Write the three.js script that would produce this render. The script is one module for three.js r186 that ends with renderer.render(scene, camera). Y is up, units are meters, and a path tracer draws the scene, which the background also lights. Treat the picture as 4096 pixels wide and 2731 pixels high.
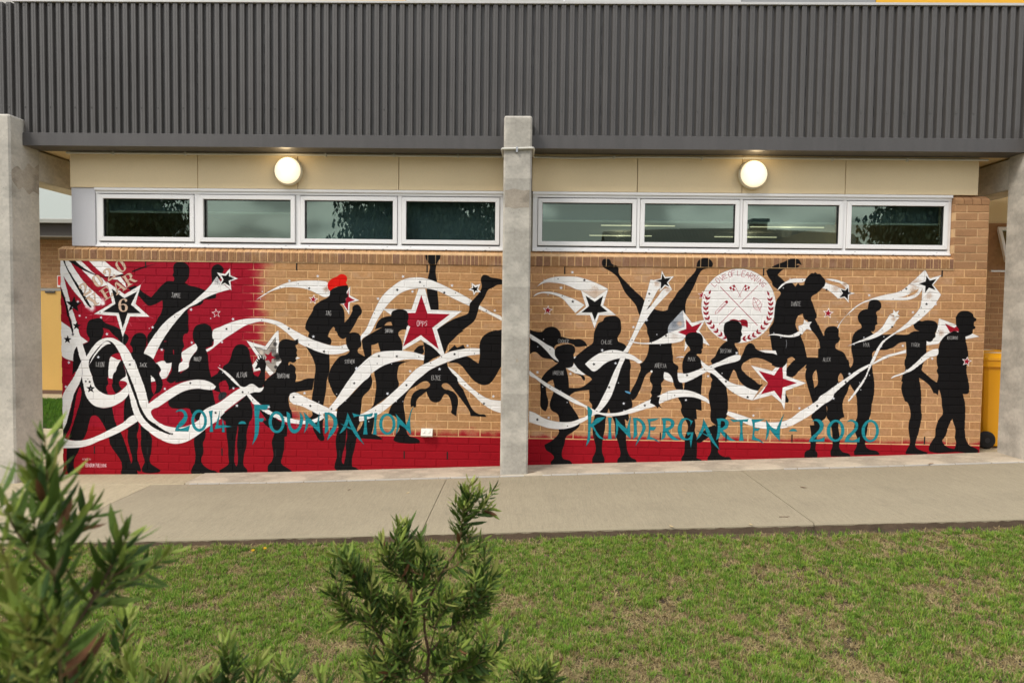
import * as THREE from 'three';
import { RoundedBoxGeometry } from 'three/addons/geometries/RoundedBoxGeometry.js';
import { mergeGeometries } from 'three/addons/utils/BufferGeometryUtils.js';

// ---------------------------------------------------------------- camera, sky, sun, exposure
const scene = new THREE.Scene();
const camera = new THREE.PerspectiveCamera(53.145, 1024 / 682, 0.05, 600);
const CAM = new THREE.Vector3(0, 1.72, 7.489);
camera.position.copy(CAM);
camera.rotation.set(-0.0422, 0.0181, 0.0124, 'YXZ');
camera.focus = 7.6;
camera.userData.fStop = 3.2;
camera.updateMatrixWorld();

const renderer = new THREE.WebGLRenderer();
renderer.toneMapping = THREE.LinearToneMapping;
renderer.toneMappingExposure = 1.6;
renderer.shadowMap.enabled = true;

// seeded random numbers and value noise
function rng(seed) { let a = seed >>> 0; return () => { a = (a + 0x6d2b79f5) | 0; let t = Math.imul(a ^ (a >>> 15), 1 | a); t = (t + Math.imul(t ^ (t >>> 7), 61 | t)) ^ t; return ((t ^ (t >>> 14)) >>> 0) / 4294967296; }; }
const hash = (x, y, s = 0) => { let h = Math.imul(x | 0, 374761393) ^ Math.imul(y | 0, 668265263) ^ Math.imul(s | 0, 1274126177); h = Math.imul(h ^ (h >>> 13), 1274126177); return ((h ^ (h >>> 16)) >>> 0) / 4294967296; };
const mod = (a, n) => ((a % n) + n) % n;
function vnoise(x, y, s = 0, per = 0) {
  const x0 = Math.floor(x), y0 = Math.floor(y), fx = x - x0, fy = y - y0, u = fx * fx * (3 - 2 * fx), v = fy * fy * (3 - 2 * fy);
  const H = per ? (a, b) => hash(mod(a, per), mod(b, per), s) : (a, b) => hash(a, b, s);
  const a = H(x0, y0), b = H(x0 + 1, y0), c = H(x0, y0 + 1), d = H(x0 + 1, y0 + 1);
  return a + (b - a) * u + (c - a) * v + (a - b - c + d) * u * v;
}
function fbm(x, y, s = 0, o = 4, per = 0) { let t = 0, a = 0.5, n = 0; for (let i = 0; i < o; i++) { t += a * vnoise(x, y, s + i * 17, per); n += a; x *= 2; y *= 2; per *= 2; a *= 0.5; } return t / n; }
const smooth = (a, b, x) => { const t = Math.min(1, Math.max(0, (x - a) / (b - a))); return t * t * (3 - 2 * t); };
const clamp = (x, a = 0, b = 1) => Math.min(b, Math.max(a, x));
const lerp = (a, b, t) => a + (b - a) * t;

// an overcast sky: soft cloud layers, brighter overhead, the same all the way round
{
  const W = 1024, H = 512, data = new Float32Array(W * H * 4);
  for (let j = 0; j < H; j++) {
    const el = ((j + 0.5) / H - 0.5) * Math.PI, s = Math.max(0, Math.sin(el)), c = Math.cos(el);
    for (let i = 0; i < W; i++) {
      const az = ((i + 0.5) / W) * Math.PI * 2, k = 1 / (s + 0.16);
      const px = Math.cos(az) * c * k, pz = Math.sin(az) * c * k;
      const n = fbm(Math.cos(az) * c * 12 + 21, Math.sin(az) * c * 12 + el * 34 + 55, 3, 6), n2 = fbm(px * 0.5 + 9, pz * 0.5 + 9, 8, 3);
      const cloud = 0.4 + 1.2 * smooth(0.37, 0.63, 0.7 * n + 0.3 * n2);
      const base = (1 + 1.1 * s) / 1.9 * cloud * 1.16;
      const blue = smooth(0.62, 0.3, n2) * 0.06;
      const o = (j * W + i) * 4;
      data[o] = base * (1.0 - blue); data[o + 1] = base * (1.0 - blue * 0.3); data[o + 2] = base * (1.0 + blue); data[o + 3] = 1;
    }
  }
  const sky = new THREE.DataTexture(data, W, H, THREE.RGBAFormat, THREE.FloatType);
  sky.mapping = THREE.EquirectangularReflectionMapping;
  sky.magFilter = sky.minFilter = THREE.LinearFilter;
  sky.needsUpdate = true;
  scene.background = sky;
  scene.environment = sky;
}
// the sun behind thick cloud, high and behind the photographer: a wide, weak source
const sun = new THREE.DirectionalLight(0xfff7ec, 1.5);
sun.position.set(-7.5, 11.5, 7);
sun.castShadow = true;
sun.shadow.radius = 30;
sun.shadow.mapSize.set(2048, 2048);
Object.assign(sun.shadow.camera, { left: -14, right: 14, top: 12, bottom: -12, near: 0.5, far: 60 });
scene.add(sun, sun.target);

// ---------------------------------------------------------------- photograph pixel -> place on a plane of the scene
const F = 2730, CX = 2048, CY = 1365.5, ROT = new THREE.Matrix4().extractRotation(camera.matrixWorld).elements.slice();
function dir(px, py) {
  const a = (px - CX) / F, b = -(py - CY) / F;
  return [ROT[0] * a + ROT[4] * b - ROT[8], ROT[1] * a + ROT[5] * b - ROT[9], ROT[2] * a + ROT[6] * b - ROT[10]];
}
function at(px, py, z = 0) { const d = dir(px, py), t = (z - CAM.z) / d[2]; return [CAM.x + d[0] * t, CAM.y + d[1] * t, z]; }
function away(px, py, dist) { const d = dir(px, py); return new THREE.Vector3(CAM.x + d[0] * dist, CAM.y + d[1] * dist, CAM.z + d[2] * dist); }   // dist: metres along the optical axis
function toPixel(x, y, z = 0) {
  const dx = x - CAM.x, dy = y - CAM.y, dz = z - CAM.z;
  const a = ROT[0] * dx + ROT[1] * dy + ROT[2] * dz, b = ROT[4] * dx + ROT[5] * dy + ROT[6] * dz, c = ROT[8] * dx + ROT[9] * dy + ROT[10] * dz;
  return [CX + F * a / -c, CY - F * b / -c];
}

// ---------------------------------------------------------------- naming helpers
const taken = {};
function numbered(name) { const n = taken[name] = (taken[name] ?? -1) + 1; return n ? `${name}_${String(n).padStart(3, '0')}` : name; }
function tag(o, label, category, group, kind) {
  if (label) o.userData.label = label;
  if (category) o.userData.category = category;
  if (group) o.userData.group = group;
  if (kind) o.userData.kind = kind;
  return o;
}
function thing(name, label, category, [x, y, z] = [0, 0, 0], group) {
  const o = new THREE.Group(); o.name = numbered(name); o.position.set(x, y, z); scene.add(o);
  return tag(o, label, category, group);
}
function part(name, geo, mat, parent) {
  const m = new THREE.Mesh(Array.isArray(geo) ? mergeGeometries(geo.map((g) => (g.index ? g.toNonIndexed() : g))) : geo, mat);
  m.name = parent === scene ? numbered(name) : name; m.castShadow = m.receiveShadow = true; parent.add(m);
  return m;
}
function struct(name, geo, mat, label) { const m = part(name, geo, mat, scene); tag(m, label, null, null, 'structure'); return m; }
// boxes given by their faces, edges rounded a little; uv in metres
function metreUv(g, sx = 1, sy = 1) {
  const p = g.attributes.position, n = g.attributes.normal, uv = new Float32Array(p.count * 2);
  for (let i = 0; i < p.count; i++) {
    const ax = Math.abs(n.getX(i)), ay = Math.abs(n.getY(i)), az = Math.abs(n.getZ(i));
    const u = ax > ay && ax > az ? p.getZ(i) : p.getX(i), v = ay >= ax && ay >= az ? p.getZ(i) : p.getY(i);
    uv[i * 2] = u * sx; uv[i * 2 + 1] = v * sy;
  }
  g.setAttribute('uv', new THREE.BufferAttribute(uv, 2));
  return g;
}
function box(x0, x1, y0, y1, z0, z1, r = 0.003, seg = 1) {
  const w = x1 - x0, h = y1 - y0, d = z1 - z0, rr = Math.min(r, w / 2.1, h / 2.1, d / 2.1);
  const g = r > 0 ? new RoundedBoxGeometry(w, h, d, seg, rr) : new THREE.BoxGeometry(w, h, d);
  g.translate((x0 + x1) / 2, (y0 + y1) / 2, (z0 + z1) / 2);
  return metreUv(g);
}
function cyl(a, b, r0, r1 = r0, n = 10) {
  const A = new THREE.Vector3(...a), B = new THREE.Vector3(...b), g = new THREE.CylinderGeometry(r1, r0, A.distanceTo(B), n, 1);
  g.applyQuaternion(new THREE.Quaternion().setFromUnitVectors(new THREE.Vector3(0, 1, 0), B.clone().sub(A).normalize()));
  const c = A.add(B).multiplyScalar(0.5); g.translate(c.x, c.y, c.z);
  return g;
}
// ---------------------------------------------------------------- textures of what surfaces are made of
function texture(w, h, fn, { srgb = true, rx = 1, ry = 1 } = {}) {
  const d = new Uint8Array(w * h * 4);
  for (let j = 0; j < h; j++) for (let i = 0; i < w; i++) { const c = fn(i / w, j / h, i, j), o = (j * w + i) * 4; d[o] = clamp(c[0]) * 255; d[o + 1] = clamp(c[1]) * 255; d[o + 2] = clamp(c[2]) * 255; d[o + 3] = 255; }
  const t = new THREE.DataTexture(d, w, h); t.wrapS = t.wrapT = THREE.RepeatWrapping; t.magFilter = THREE.LinearFilter; t.minFilter = THREE.LinearMipmapLinearFilter; t.generateMipmaps = true;
  if (srgb) t.colorSpace = THREE.SRGBColorSpace;
  t.repeat.set(rx, ry); t.needsUpdate = true;
  return t;
}
const rep = (t, x, y) => { const c = t.clone(); c.repeat.set(x, y); c.needsUpdate = true; return c; };
const grain = texture(256, 256, (u, v, i, j) => { const n = 0.55 * fbm(u * 32, v * 32, 5, 3, 32) + 0.45 * hash(i, j, 2); return [n, n, n]; }, { srgb: false });
const rgb = (r, g, b) => new THREE.Color().setRGB(r / 255, g / 255, b / 255, THREE.SRGBColorSpace);
function std(color, roughness = 0.7, more = {}) { return new THREE.MeshStandardMaterial({ color, roughness, ...more }); }

// ---------------------------------------------------------------- the painted wall: brick lattice of the two bays, and the paint on it
// Every outline below was read off the photograph as pixels and is carried onto the wall plane z = 0, where the paint is.
const BAY = [
  { x0: -5.157, x1: -0.2, j0: -4.6772, yl: 2.255, yr: 2.229, yb: 0.0855, kb: 25, kmax: 28, weep: [[0, 2], [0, 9], [0, 15], [24, -0.65], [24, 2.23], [24, 5.25], [24, 8.15], [24, 11.2], [24, 14.1], [24, 16.15]] },
  { x0: 0.02, x1: 4.992, j0: 0.1916, yl: 2.23, yr: 2.25, yb: 0.3365, kb: 22, kmax: 26, weep: [[0, 1], [0, 10], [0, 18], [21, 2.3], [21, 5.3], [21, 8.3], [21, 11.3], [21, 17.35]] },
];
const rowY = (b, k, x) => { const y0 = lerp(b.yl, b.yr, (x - b.x0) / (b.x1 - b.x0)); return y0 + (b.yb - y0) * k / b.kb; };
const JOINT = 0.0095, TEXW = 5.0, TEXH = 2.64, TEXY = -0.22, TW = 2048, TH = 1081;
const paintX0 = [-5.2, 0.02];

// a hand-drawn single-line alphabet for the names
const GLYPH = { A: ['0,1 .5,0 1,1', '.2,.62 .85,.58'], B: ['.05,0 0,1', '0,.05 .8,.15 .8,.35 .05,.48 .9,.65 .85,.9 0,1'], C: ['1,.12 .6,0 .1,.25 0,.6 .25,.95 .7,1 1,.85'], D: ['0,0 .05,1 .6,.9 .95,.5 .6,.08 0,0'], E: ['1,0 0,.02 0,1 1,.98', '0,.48 .8,.46'], F: ['1,0 0,.02 0,1', '0,.48 .75,.46'], G: ['1,.15 .6,0 .1,.25 0,.65 .4,1 .95,.9 .95,.55 .5,.55'], H: ['0,0 .05,1', '1,0 .95,1', '0,.5 1,.47'], I: ['.5,0 .5,1'], J: ['.2,.02 1,0', '.65,0 .62,.8 .35,1 0,.85'], K: ['0,0 .03,1', '.95,0 .05,.52 1,1.05'], L: ['0,0 0,1 1,.96'], M: ['0,1 .12,0 .5,.6 .88,0 1,1.05'], N: ['0,1 .06,0 .9,1 1,-.1'], O: ['.5,0 .1,.2 0,.6 .3,1 .75,.95 1,.5 .8,.1 .5,0'], P: ['.05,0 0,1.05', '0,.05 .9,.1 .9,.45 .05,.55'], R: ['.05,0 0,1', '0,.05 .9,.1 .85,.42 .05,.52 1,1'], S: ['1,.08 .4,0 .1,.25 .85,.62 .7,.92 0,1'], T: ['0,.04 1,0', '.5,0 .48,1.05'], U: ['0,0 .05,.75 .45,1 .9,.75 1,0'], V: ['0,0 .5,1 1,0'], W: ['0,0 .25,1 .5,.4 .75,1 1,0'], X: ['0,0 1,1', '1,0 0,1.05'], Y: ['0,0 .5,.5', '1,0 .3,1.1'] };
const CROP = { A: [220, 1000, 0.30617], B: [820, 1000, 0.30617], C: [1420, 1000, 0.30617], D: [2080, 1000, 0.30617], E: [2680, 1000, 0.30617], F: [3280, 1000, 0.30617], W: [230, 1025, 0.15306], X: [230, 1245, 0.15306], Y: [980, 1330, 0.15306], Z: [2800, 1060, 0.20408] };
for (const k of 'ABCDEF') CROP[k.toLowerCase()] = [CROP[k][0], 1440, 0.30617];

const WHITE = '#ebe9e6', BLACK = '#0f0d0e', RED = '#9a0e25', TEAL = '#1c838e', BEIGE = '#cfb39c', SPECK = '#d9dbe2';
function paintBay(bayIndex) {
  const b = BAY[bayIndex], cv = document.createElement('canvas'); cv.width = TW; cv.height = TH;
  const g = cv.getContext('2d'), S = TW / TEXW, X0 = paintX0[bayIndex];
  const toC = (px, py) => { const p = at(px, py); return [(p[0] - X0) * S, (TEXY + TEXH - p[1]) * S]; };
  const pt = (code, x, y) => { const c = CROP[code]; return toC(c[0] + x * c[2], c[1] + y * c[2]); };
  // 1. bricks and mortar as they came from the kiln and the trowel, and the sprayed red ground
  {
    const img = g.createImageData(TW, TH), d = img.data;
    for (let j = 0; j < TH; j++) for (let i = 0; i < TW; i++) {
      const x = X0 + (i + 0.5) / S, y = TEXY + TEXH - (j + 0.5) / S;
      const y0 = rowY(b, 0, x), hk = (y0 - rowY(b, b.kb, x)) / b.kb, kf = (y0 - y) / hk, k = Math.floor(kf), fr = kf - k;
      let mortar = false, tone, id;
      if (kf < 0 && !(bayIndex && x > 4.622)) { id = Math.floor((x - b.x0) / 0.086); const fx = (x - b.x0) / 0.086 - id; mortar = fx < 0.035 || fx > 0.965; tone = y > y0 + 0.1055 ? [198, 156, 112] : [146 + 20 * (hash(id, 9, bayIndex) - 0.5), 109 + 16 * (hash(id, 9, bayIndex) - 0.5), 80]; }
      else {
        const off = mod(k, 2) ? 0.5 : 0, t = (x - b.j0) / 0.24 + off; id = Math.floor(t); const fx = t - id;
        mortar = fr < 0.06 || fr > 0.94 || fx < 0.022 || fx > 0.978;
        const h = hash(id, k, 5 + bayIndex) - 0.5, h2 = hash(id, k, 55 + bayIndex) - 0.5;
        tone = [179 + 12 * h + 3 * h2, 135 + 11 * h, 92 + 11 * h - 5 * h2 + 3 * bayIndex];
      }
      const n = fbm(x * 60, y * 60, 4, 3) - 0.5, sp = hash(i, j, 1);
      let c = mortar ? [219 + 14 * n, 179 + 14 * n, 130 + 16 * n] : [tone[0] + 26 * n, tone[1] + 24 * n, tone[2] + 22 * n];
      if (!mortar) { const dk = sp < 0.02 ? 0.86 : 1, chalk = smooth(0.62, 0.8, fbm(x * 7, y * 9, 61, 4)) * 0.16; c = c.map((v, q) => lerp(v * dk, [205, 190, 180][q], chalk)); }
      // red
      let a = 0;
      const cloud = (fbm(x * 9, y * 9, 71, 4) - 0.5), fine = sp - 0.5;
      if (bayIndex === 0) {
        const p = toPixel(x, y), X = (p[0] - 820) / 0.30617, Y = (p[1] - 1000) / 0.30617;
        const edge = Y < 1300 ? 735 : lerp(735, 820, clamp((Y - 1300) / 400));
        const left = kf < 0 ? 0 : 1 - smooth(-150, 150, X - edge + cloud * 260 + fine * 90 + (mortar ? 150 : 0));
        const s0 = X < 1000 ? 1800 : X < 1100 ? lerp(1800, 1990, (X - 1000) / 100) : X < 1600 ? lerp(1990, 2200, (X - 1100) / 500) : X < 2050 ? lerp(2200, 2330, (X - 1600) / 450) : 2330;
        const s1 = X < 1100 ? 2200 : X < 1600 ? lerp(2300, 2340, (X - 1100) / 500) : X < 2050 ? lerp(2340, 2450, (X - 1600) / 450) : 2452;
        const low = smooth(s0, s1, Y + cloud * 130 + fine * 60 - (mortar ? 90 : 0));
        a = Math.max(left, low); if (kf > 22.06) a = 1; else if (X > 2000 && kf > 21.9) a = 0.12;
      } else if (kf > 22.06) a = 1; else if (kf > 21 && !mortar) a = smooth(0.35, 1.05, fr + cloud * 0.9 + fine * 0.3);
      const r = [153 + 8 * n, 14 + 6 * n, 37 + 8 * n]; if (kf > 21.5) { r[0] = 149 + 8 * n; r[1] = 9; r[2] = 26; }
      const o = (j * TW + i) * 4; for (let q = 0; q < 3; q++) d[o + q] = lerp(c[q], r[q], a); d[o + 3] = 255;
    }
    g.putImageData(img, 0, 0);
  }
  const bg = document.createElement('canvas'); bg.width = TW; bg.height = TH; bg.getContext('2d').drawImage(cv, 0, 0);
  // 2. drawing tools: smooth outlines keep their sharp corners
  const read = (code, s) => s.trim().split(/\s+/).map((q) => { const [x, y] = q.split(','); return pt(code, +x, +y); });
  function trace(P, curved = true, closed = true) {
    g.beginPath(); const n = P.length;
    if (!curved) { P.forEach((q, i) => (i ? g.lineTo(q[0], q[1]) : g.moveTo(q[0], q[1]))); if (closed) g.closePath(); return; }
    const T = P.map((q, i) => {
      if (!closed && (i === 0 || i === n - 1)) return [0, 0];
      const a = P[(i + n - 1) % n], c = P[(i + 1) % n], ux = q[0] - a[0], uy = q[1] - a[1], vx = c[0] - q[0], vy = c[1] - q[1], lu = Math.hypot(ux, uy) || 1, lv = Math.hypot(vx, vy) || 1;
      if ((ux * vx + uy * vy) / (lu * lv) < 0.35) return [0, 0];
      const tx = ux / lu + vx / lv, ty = uy / lu + vy / lv, l = Math.hypot(tx, ty) || 1; return [tx / l, ty / l];
    });
    g.moveTo(P[0][0], P[0][1]);
    for (let i = 0; i < (closed ? n : n - 1); i++) {
      const a = P[i], c = P[(i + 1) % n], l = Math.hypot(c[0] - a[0], c[1] - a[1]) * 0.36, t = T[i], u = T[(i + 1) % n];
      g.bezierCurveTo(a[0] + t[0] * l, a[1] + t[1] * l, c[0] - u[0] * l, c[1] - u[1] * l, c[0], c[1]);
    }
    if (closed) g.closePath();
  }
  const edge = { [WHITE]: 'rgba(70,60,70,.5)', [TEAL]: 'rgba(20,70,80,.8)', [BEIGE]: 'rgba(70,50,40,.8)' };
  function fill(code, s, color, curved = true, alpha = 1) {
    trace(read(code, s), curved); g.globalAlpha = alpha; g.fillStyle = color; g.fill();
    if (edge[color] && alpha === 1) { g.strokeStyle = edge[color]; g.lineWidth = 1; g.stroke(); }
    g.globalAlpha = 1;
  }
  const K = (code, ...l) => l.forEach((s) => fill(code, s, BLACK));
  const Wh = (code, ...l) => l.forEach((s) => fill(code, s, WHITE));
  const G = (code, s, color) => fill(code, s, color, false);
  const gap = (code, s) => { g.save(); trace(read(code, s)); g.clip(); g.drawImage(bg, 0, 0); g.restore(); };
  const line = (code, s, w, color, curved = false) => { trace(read(code, s), curved, false); g.lineWidth = w; g.strokeStyle = color; g.lineCap = 'round'; g.lineJoin = 'round'; g.stroke(); };
  function star(code, x, y, r, color, rot = 0, inner = 0.42) {
    const c = pt(code, x, y), R = r * CROP[code][2] * S / 362; g.beginPath();
    for (let i = 0; i < 10; i++) { const a = rot - Math.PI / 2 + i * Math.PI / 5, q = i % 2 ? R * inner : R; g.lineTo(c[0] + Math.cos(a) * q, c[1] + Math.sin(a) * q); }
    g.closePath(); g.fillStyle = color; g.fill();
  }
  const stars = (code, color, s) => s.trim().split(/\s+/).forEach((q, i) => { const [x, y, r] = q.split(',').map(Number); star(code, x, y, r * 1.12, color, (i * 0.37) % 0.8 - 0.3); });
  function ringStar(code, x, y, r, color, rot) { star(code, x, y, r, WHITE, rot); star(code, x, y, r * 0.68, color, rot); }
  function oval(code, x, y, rx, ry, ix, iy, color, dx = 2) {
    const c = pt(code, x, y), q = CROP[code][2] * S / 364; g.beginPath(); g.ellipse(c[0], c[1], rx * q, ry * q, 0, 0, 7); g.ellipse(c[0] + dx * q, c[1], ix * q, iy * q, 0, 0, 7); g.fillStyle = color; g.fill('evenodd');
  }
  function spray(code, x, y, r, color, amount, seed = 1) {
    const R = rng(seed * 977 + x), c = pt(code, x, y), q = r * CROP[code][2] * S / 364; g.fillStyle = color;
    for (let i = 0; i < 2600 * amount; i++) { const a = R() * 6.283, d = q * Math.sqrt(R()) * (0.3 + 0.7 * R()); g.globalAlpha = 0.12 + 0.2 * R(); g.beginPath(); g.arc(c[0] + Math.cos(a) * d, c[1] + Math.sin(a) * d, 0.4 + 0.8 * R(), 0, 7); g.fill(); }
    g.globalAlpha = 1;
  }
  function word(code, text, x, y, w, h, color = '#d4d2d0', lw = 1.45, rot = 0) {
    const c = pt(code, x, y), q = CROP[code][2] * S / 364; g.save(); g.translate(c[0], c[1]); g.rotate(rot + 0.012); g.strokeStyle = color; g.lineWidth = lw; g.lineCap = g.lineJoin = 'round';
    const n = text.length, W = w * q, H = h * q, cw = W / (n + 0.25 * (n - 1)), R = rng(text.length * 31 + text.charCodeAt(0) + x);
    let X = -W / 2;
    for (const ch of text) {
      if (ch !== ' ') { const k = ch === 'I' ? 0.6 : 1, hh = H * (0.82 + 0.36 * R()), y0 = -hh / 2 + (R() - 0.5) * H * 0.2; for (const st of GLYPH[ch]) { g.beginPath(); st.split(' ').forEach((p, i) => { const [a, e] = p.split(',').map(Number); g[i ? 'lineTo' : 'moveTo'](X + a * cw * k, y0 + e * hh); }); g.stroke(); } }
      X += cw * 1.25 * (ch === 'I' ? 0.75 : 1);
    }
    g.restore();
  }
  function serif(code, ch, x, y, size, rot) {
    const c = pt(code, x, y), q = CROP[code][2] * S / 364; g.save(); g.translate(c[0], c[1]); g.rotate(rot); g.scale(1.12, 1); g.font = `bold ${size * q}px serif`; g.textAlign = 'center'; g.textBaseline = 'alphabetic'; const m = g.measureText(ch);
    const dy = (m.actualBoundingBoxAscent - m.actualBoundingBoxDescent) / 2; g.fillStyle = BEIGE; g.fillText(ch, 0, dy); g.strokeStyle = 'rgba(60,40,35,.75)'; g.lineWidth = 1; g.strokeText(ch, 0, dy); g.restore();
  }

  if (bayIndex === 0) {
    // rays of the large shooting star
    G('W', '770,80 1185,88 1400,275 1560,375 1720,455 1490,512 1240,522 1180,470 970,285', WHITE);
    G('W', '400,70 555,72 740,245 890,400 985,468 960,466 780,372 620,270 500,165', WHITE);
    G('W', '615,345 780,412 930,480 1150,560 1280,700 1330,840 1260,760 1150,790 1060,790 870,605', WHITE);
    G('W', '45,55 205,62 340,165 385,250 470,380 600,570 670,655 790,790 1000,975 1090,1060 1140,1160 1100,1280 870,1300 760,1290 690,1270 640,1175 390,885 335,810 250,690 145,520 180,660 240,880 320,1190 430,1568 290,1568 180,1070 68,780', WHITE);
    G('W', '1480,545 1640,530 1760,700 1800,830 1640,690 1560,610 1420,600', WHITE);
    spray('W', 1130, 1180, 150, '#ece9e6', 1.1); spray('W', 880, 1340, 130, '#ece9e6', 1.1, 3); spray('W', 760, 1290, 90, '#ece9e6', 0.6, 4); spray('W', 1180, 1230, 60, '#ece9e6', 0.5, 7);
    K('W', '68,840 110,900 175,1070 270,1400 300,1568 240,1568 200,1330 130,1080 75,960', '112,58 148,62 210,230 400,560 560,800 700,1020 850,1290 880,1340 830,1330 790,1290 640,1060 540,890 350,560 200,270', '210,62 400,68 500,165 620,270 780,370 960,465 1110,505 1250,530 1400,530 1550,510 1700,470 1720,495 1560,540 1400,560 1250,555 1130,530 930,478 780,410 620,340 500,265 350,170');
    K('A', '1000,275 1080,240 1180,210 1330,180 1200,215 1100,255 1005,290');
    // figure with one arm raised to a star
    K('A', '1545,290 1533,330 1555,372 1543,408 1460,407 1412,440 1330,525 1252,618 1130,540 1060,470 990,480 945,498 1010,540 1090,600 1170,690 1218,727 1275,718 1398,655 1400,750 1372,840 1335,890 1320,930 1285,985 1250,1060 1215,1100 1197,1160 1205,1225 1250,1290 1390,1290 1425,1300 1420,1440 1450,1480 1500,1470 1520,1540 1510,1600 1480,1640 1450,1700 1500,1738 1540,1728 1620,1640 1640,1437 1660,1300 1680,1260 1665,1160 1690,1095 1725,1085 1735,960 1740,880 1735,780 1925,690 1935,640 2095,630 2100,560 1955,522 1850,485 1740,458 1692,425 1725,385 1748,320 1752,265 1735,205 1690,165 1620,155 1560,178 1540,230');
    gap('A', '1535,1305 1548,1300 1550,1362 1540,1365'); gap('A', '1420,1186 1465,1190 1425,1200');
    K('B', '85,240 110,205 165,185 215,210 240,260 225,300 205,345 150,420 110,440 85,480 60,500 85,420 80,330', '-60,560 60,560 140,555 135,620 100,635 -40,640');
    Wh('A', '2110,340 2040,440 1960,530 1860,620 1780,690 1650,775 1550,840 1440,930 1350,1030 1270,1140 1200,1250 1145,1358 1170,1375 1220,1385 1280,1425 1340,1290 1430,1130 1530,990 1640,855 1740,755 1850,700 1940,640 2080,575 2170,545 2285,515 2170,420');
    spray('B', 150, 400, 70, '#3a3a42', 0.25, 5);
    G('B', '322,235 330,330 430,373 328,408 342,527 252,452 168,480 218,388 150,292 258,312', WHITE); G('B', '312,290 308,345 385,372 305,400 318,468 255,428 205,448 240,385 205,330 270,335', BLACK);
    for (const s of ['430,373 480,374', '322,235 325,205', '340,330 385,305', '360,400 412,425', '350,460 380,490']) line('B', s, 0.8, 'rgba(235,225,225,.6)');
    // figure at the far end, its arms over its head, and the next two
    K('X', '760,370 790,270 850,220 960,190 1060,175 1150,200 1200,275 1330,340 1480,390 1620,465 1740,570 1830,640 1845,720 1810,810 1750,890 1650,810 1570,720 1460,620 1400,560 1330,480 1165,432 1195,530 1180,610 1140,700 1150,760 1290,700 1480,880 1600,1085 1480,1110 1400,1160 1350,1230 1330,1600 830,1600 800,1400 745,1175 640,860 800,790 822,720 770,620 742,510', '495,915 430,1020 395,1300 380,1600 470,1568 600,1365 545,1130');
    K('a', '230,-10 222,195 330,30 335,-10', '440,80 480,210 500,330 560,400 650,440 690,450 690,390 665,360 690,300 680,240 695,190 700,-10 480,-10', '350,208 290,360 225,480 215,560 165,740 100,890 95,1000 170,1030 300,1052 350,1040 400,960 440,810 470,735 500,722 550,735 600,800 640,870 680,960 700,1030 715,1100 780,1200 860,1330 870,1400 860,1480 880,1500 1010,1510 1075,1490 1060,1440 1000,1370 960,1240 900,1060 870,980 820,880 790,830 740,610 600,625 470,545 410,460 370,340');
    fill('a', '320,345 338,400 325,520 280,680 245,790 215,880 170,1035 120,1000 190,880 225,760 250,600 275,460 300,380', RED);
    K('a', '148,1150 320,1140 300,1190 245,1300 240,1400 250,1440 310,1490 300,1512 180,1515 150,1440 145,1250');
    K('A', '1000,1150 1040,1100 1095,1080 1150,1090 1185,1130 1190,1190 1185,1250 1165,1310 1155,1355 1230,1385 1280,1430 1305,1470 1340,1497 1378,1567 1355,1602 1388,1677 1402,1737 1375,1837 1290,1892 1215,2002 1100,1617 1000,1437 985,1345 1005,1330 1000,1265 985,1250 975,1220 985,1200');
    K('a', '855,10 750,210 745,300 735,330 790,440 870,375 830,310 870,240 910,215 895,80 885,0', '955,430 920,490 900,560 895,800 1030,715', '1078,797 930,905 950,910 945,1050 975,1170 1005,1300 990,1390 1060,1440 1115,1455 1110,1400 1070,1290 1080,1060 1065,990 1090,870', '1110,860 1120,1000 1115,1100 1140,1230 1165,1320 1130,1440 1140,1458 1365,1460 1370,1435 1300,1390 1240,1340 1255,1170 1250,990 1140,870');
    Wh('X', '1340,1600 1335,1400 1350,1250 1390,1175 1640,1290 1560,1400 1480,1600'); fill('X', '1400,1165 1500,1100 1590,1085 1670,1280 1640,1285', RED);
    Wh('a', '705,-5 690,140 692,232 745,247 750,205 800,100 855,-5'); Wh('a', '1245,195 1300,255 1305,275 1250,285'); fill('a', '1250,290 1310,280 1315,380 1285,450 1265,410', RED);
    // seated figure in profile
    K('A', '1795,1110 1800,1060 1840,990 1900,965 1970,965 2025,1000 2050,1060 2050,1130 2055,1150 2072,1180 2060,1195 2055,1215 2050,1240 2010,1260 1965,1280 1980,1330 1995,1390 1998,1440 2015,1580 2035,1662 2140,1600 2160,1830 2090,1777 1950,1699 1800,1695 1560,1737 1610,1637 1690,1567 1740,1532 1745,1500 1760,1430 1790,1380 1835,1330 1855,1280 1820,1210 1800,1150');
    K('a', '1480,525 1475,570 1500,610 1600,635 1750,637 1775,690 1850,800 1900,900 1815,1020 1812,1100 1830,1250 1820,1340 1790,1400 1775,1470 1800,1490 2123,1490 2140,1470 2000,1420 1925,1360 1905,1310 1935,1200 1930,1080 1960,1000 1960,850 2000,720 2085,600 2070,480 2055,385 1900,370 1700,400');
    K('b', '-20,1405 60,1430 150,1460 170,1480 120,1487 -40,1487');
    Wh('A', '1835,1215 1700,1300 1650,1340 1650,1400 1662,1440 1615,1490 1608,1590 1740,1530 1745,1470 1765,1420 1800,1365 1855,1290');
    Wh('a', '1310,40 1420,8 1450,38 1520,30 1510,110 1480,180 1450,230 1390,247 1360,180 1378,130 1340,60');
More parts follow.
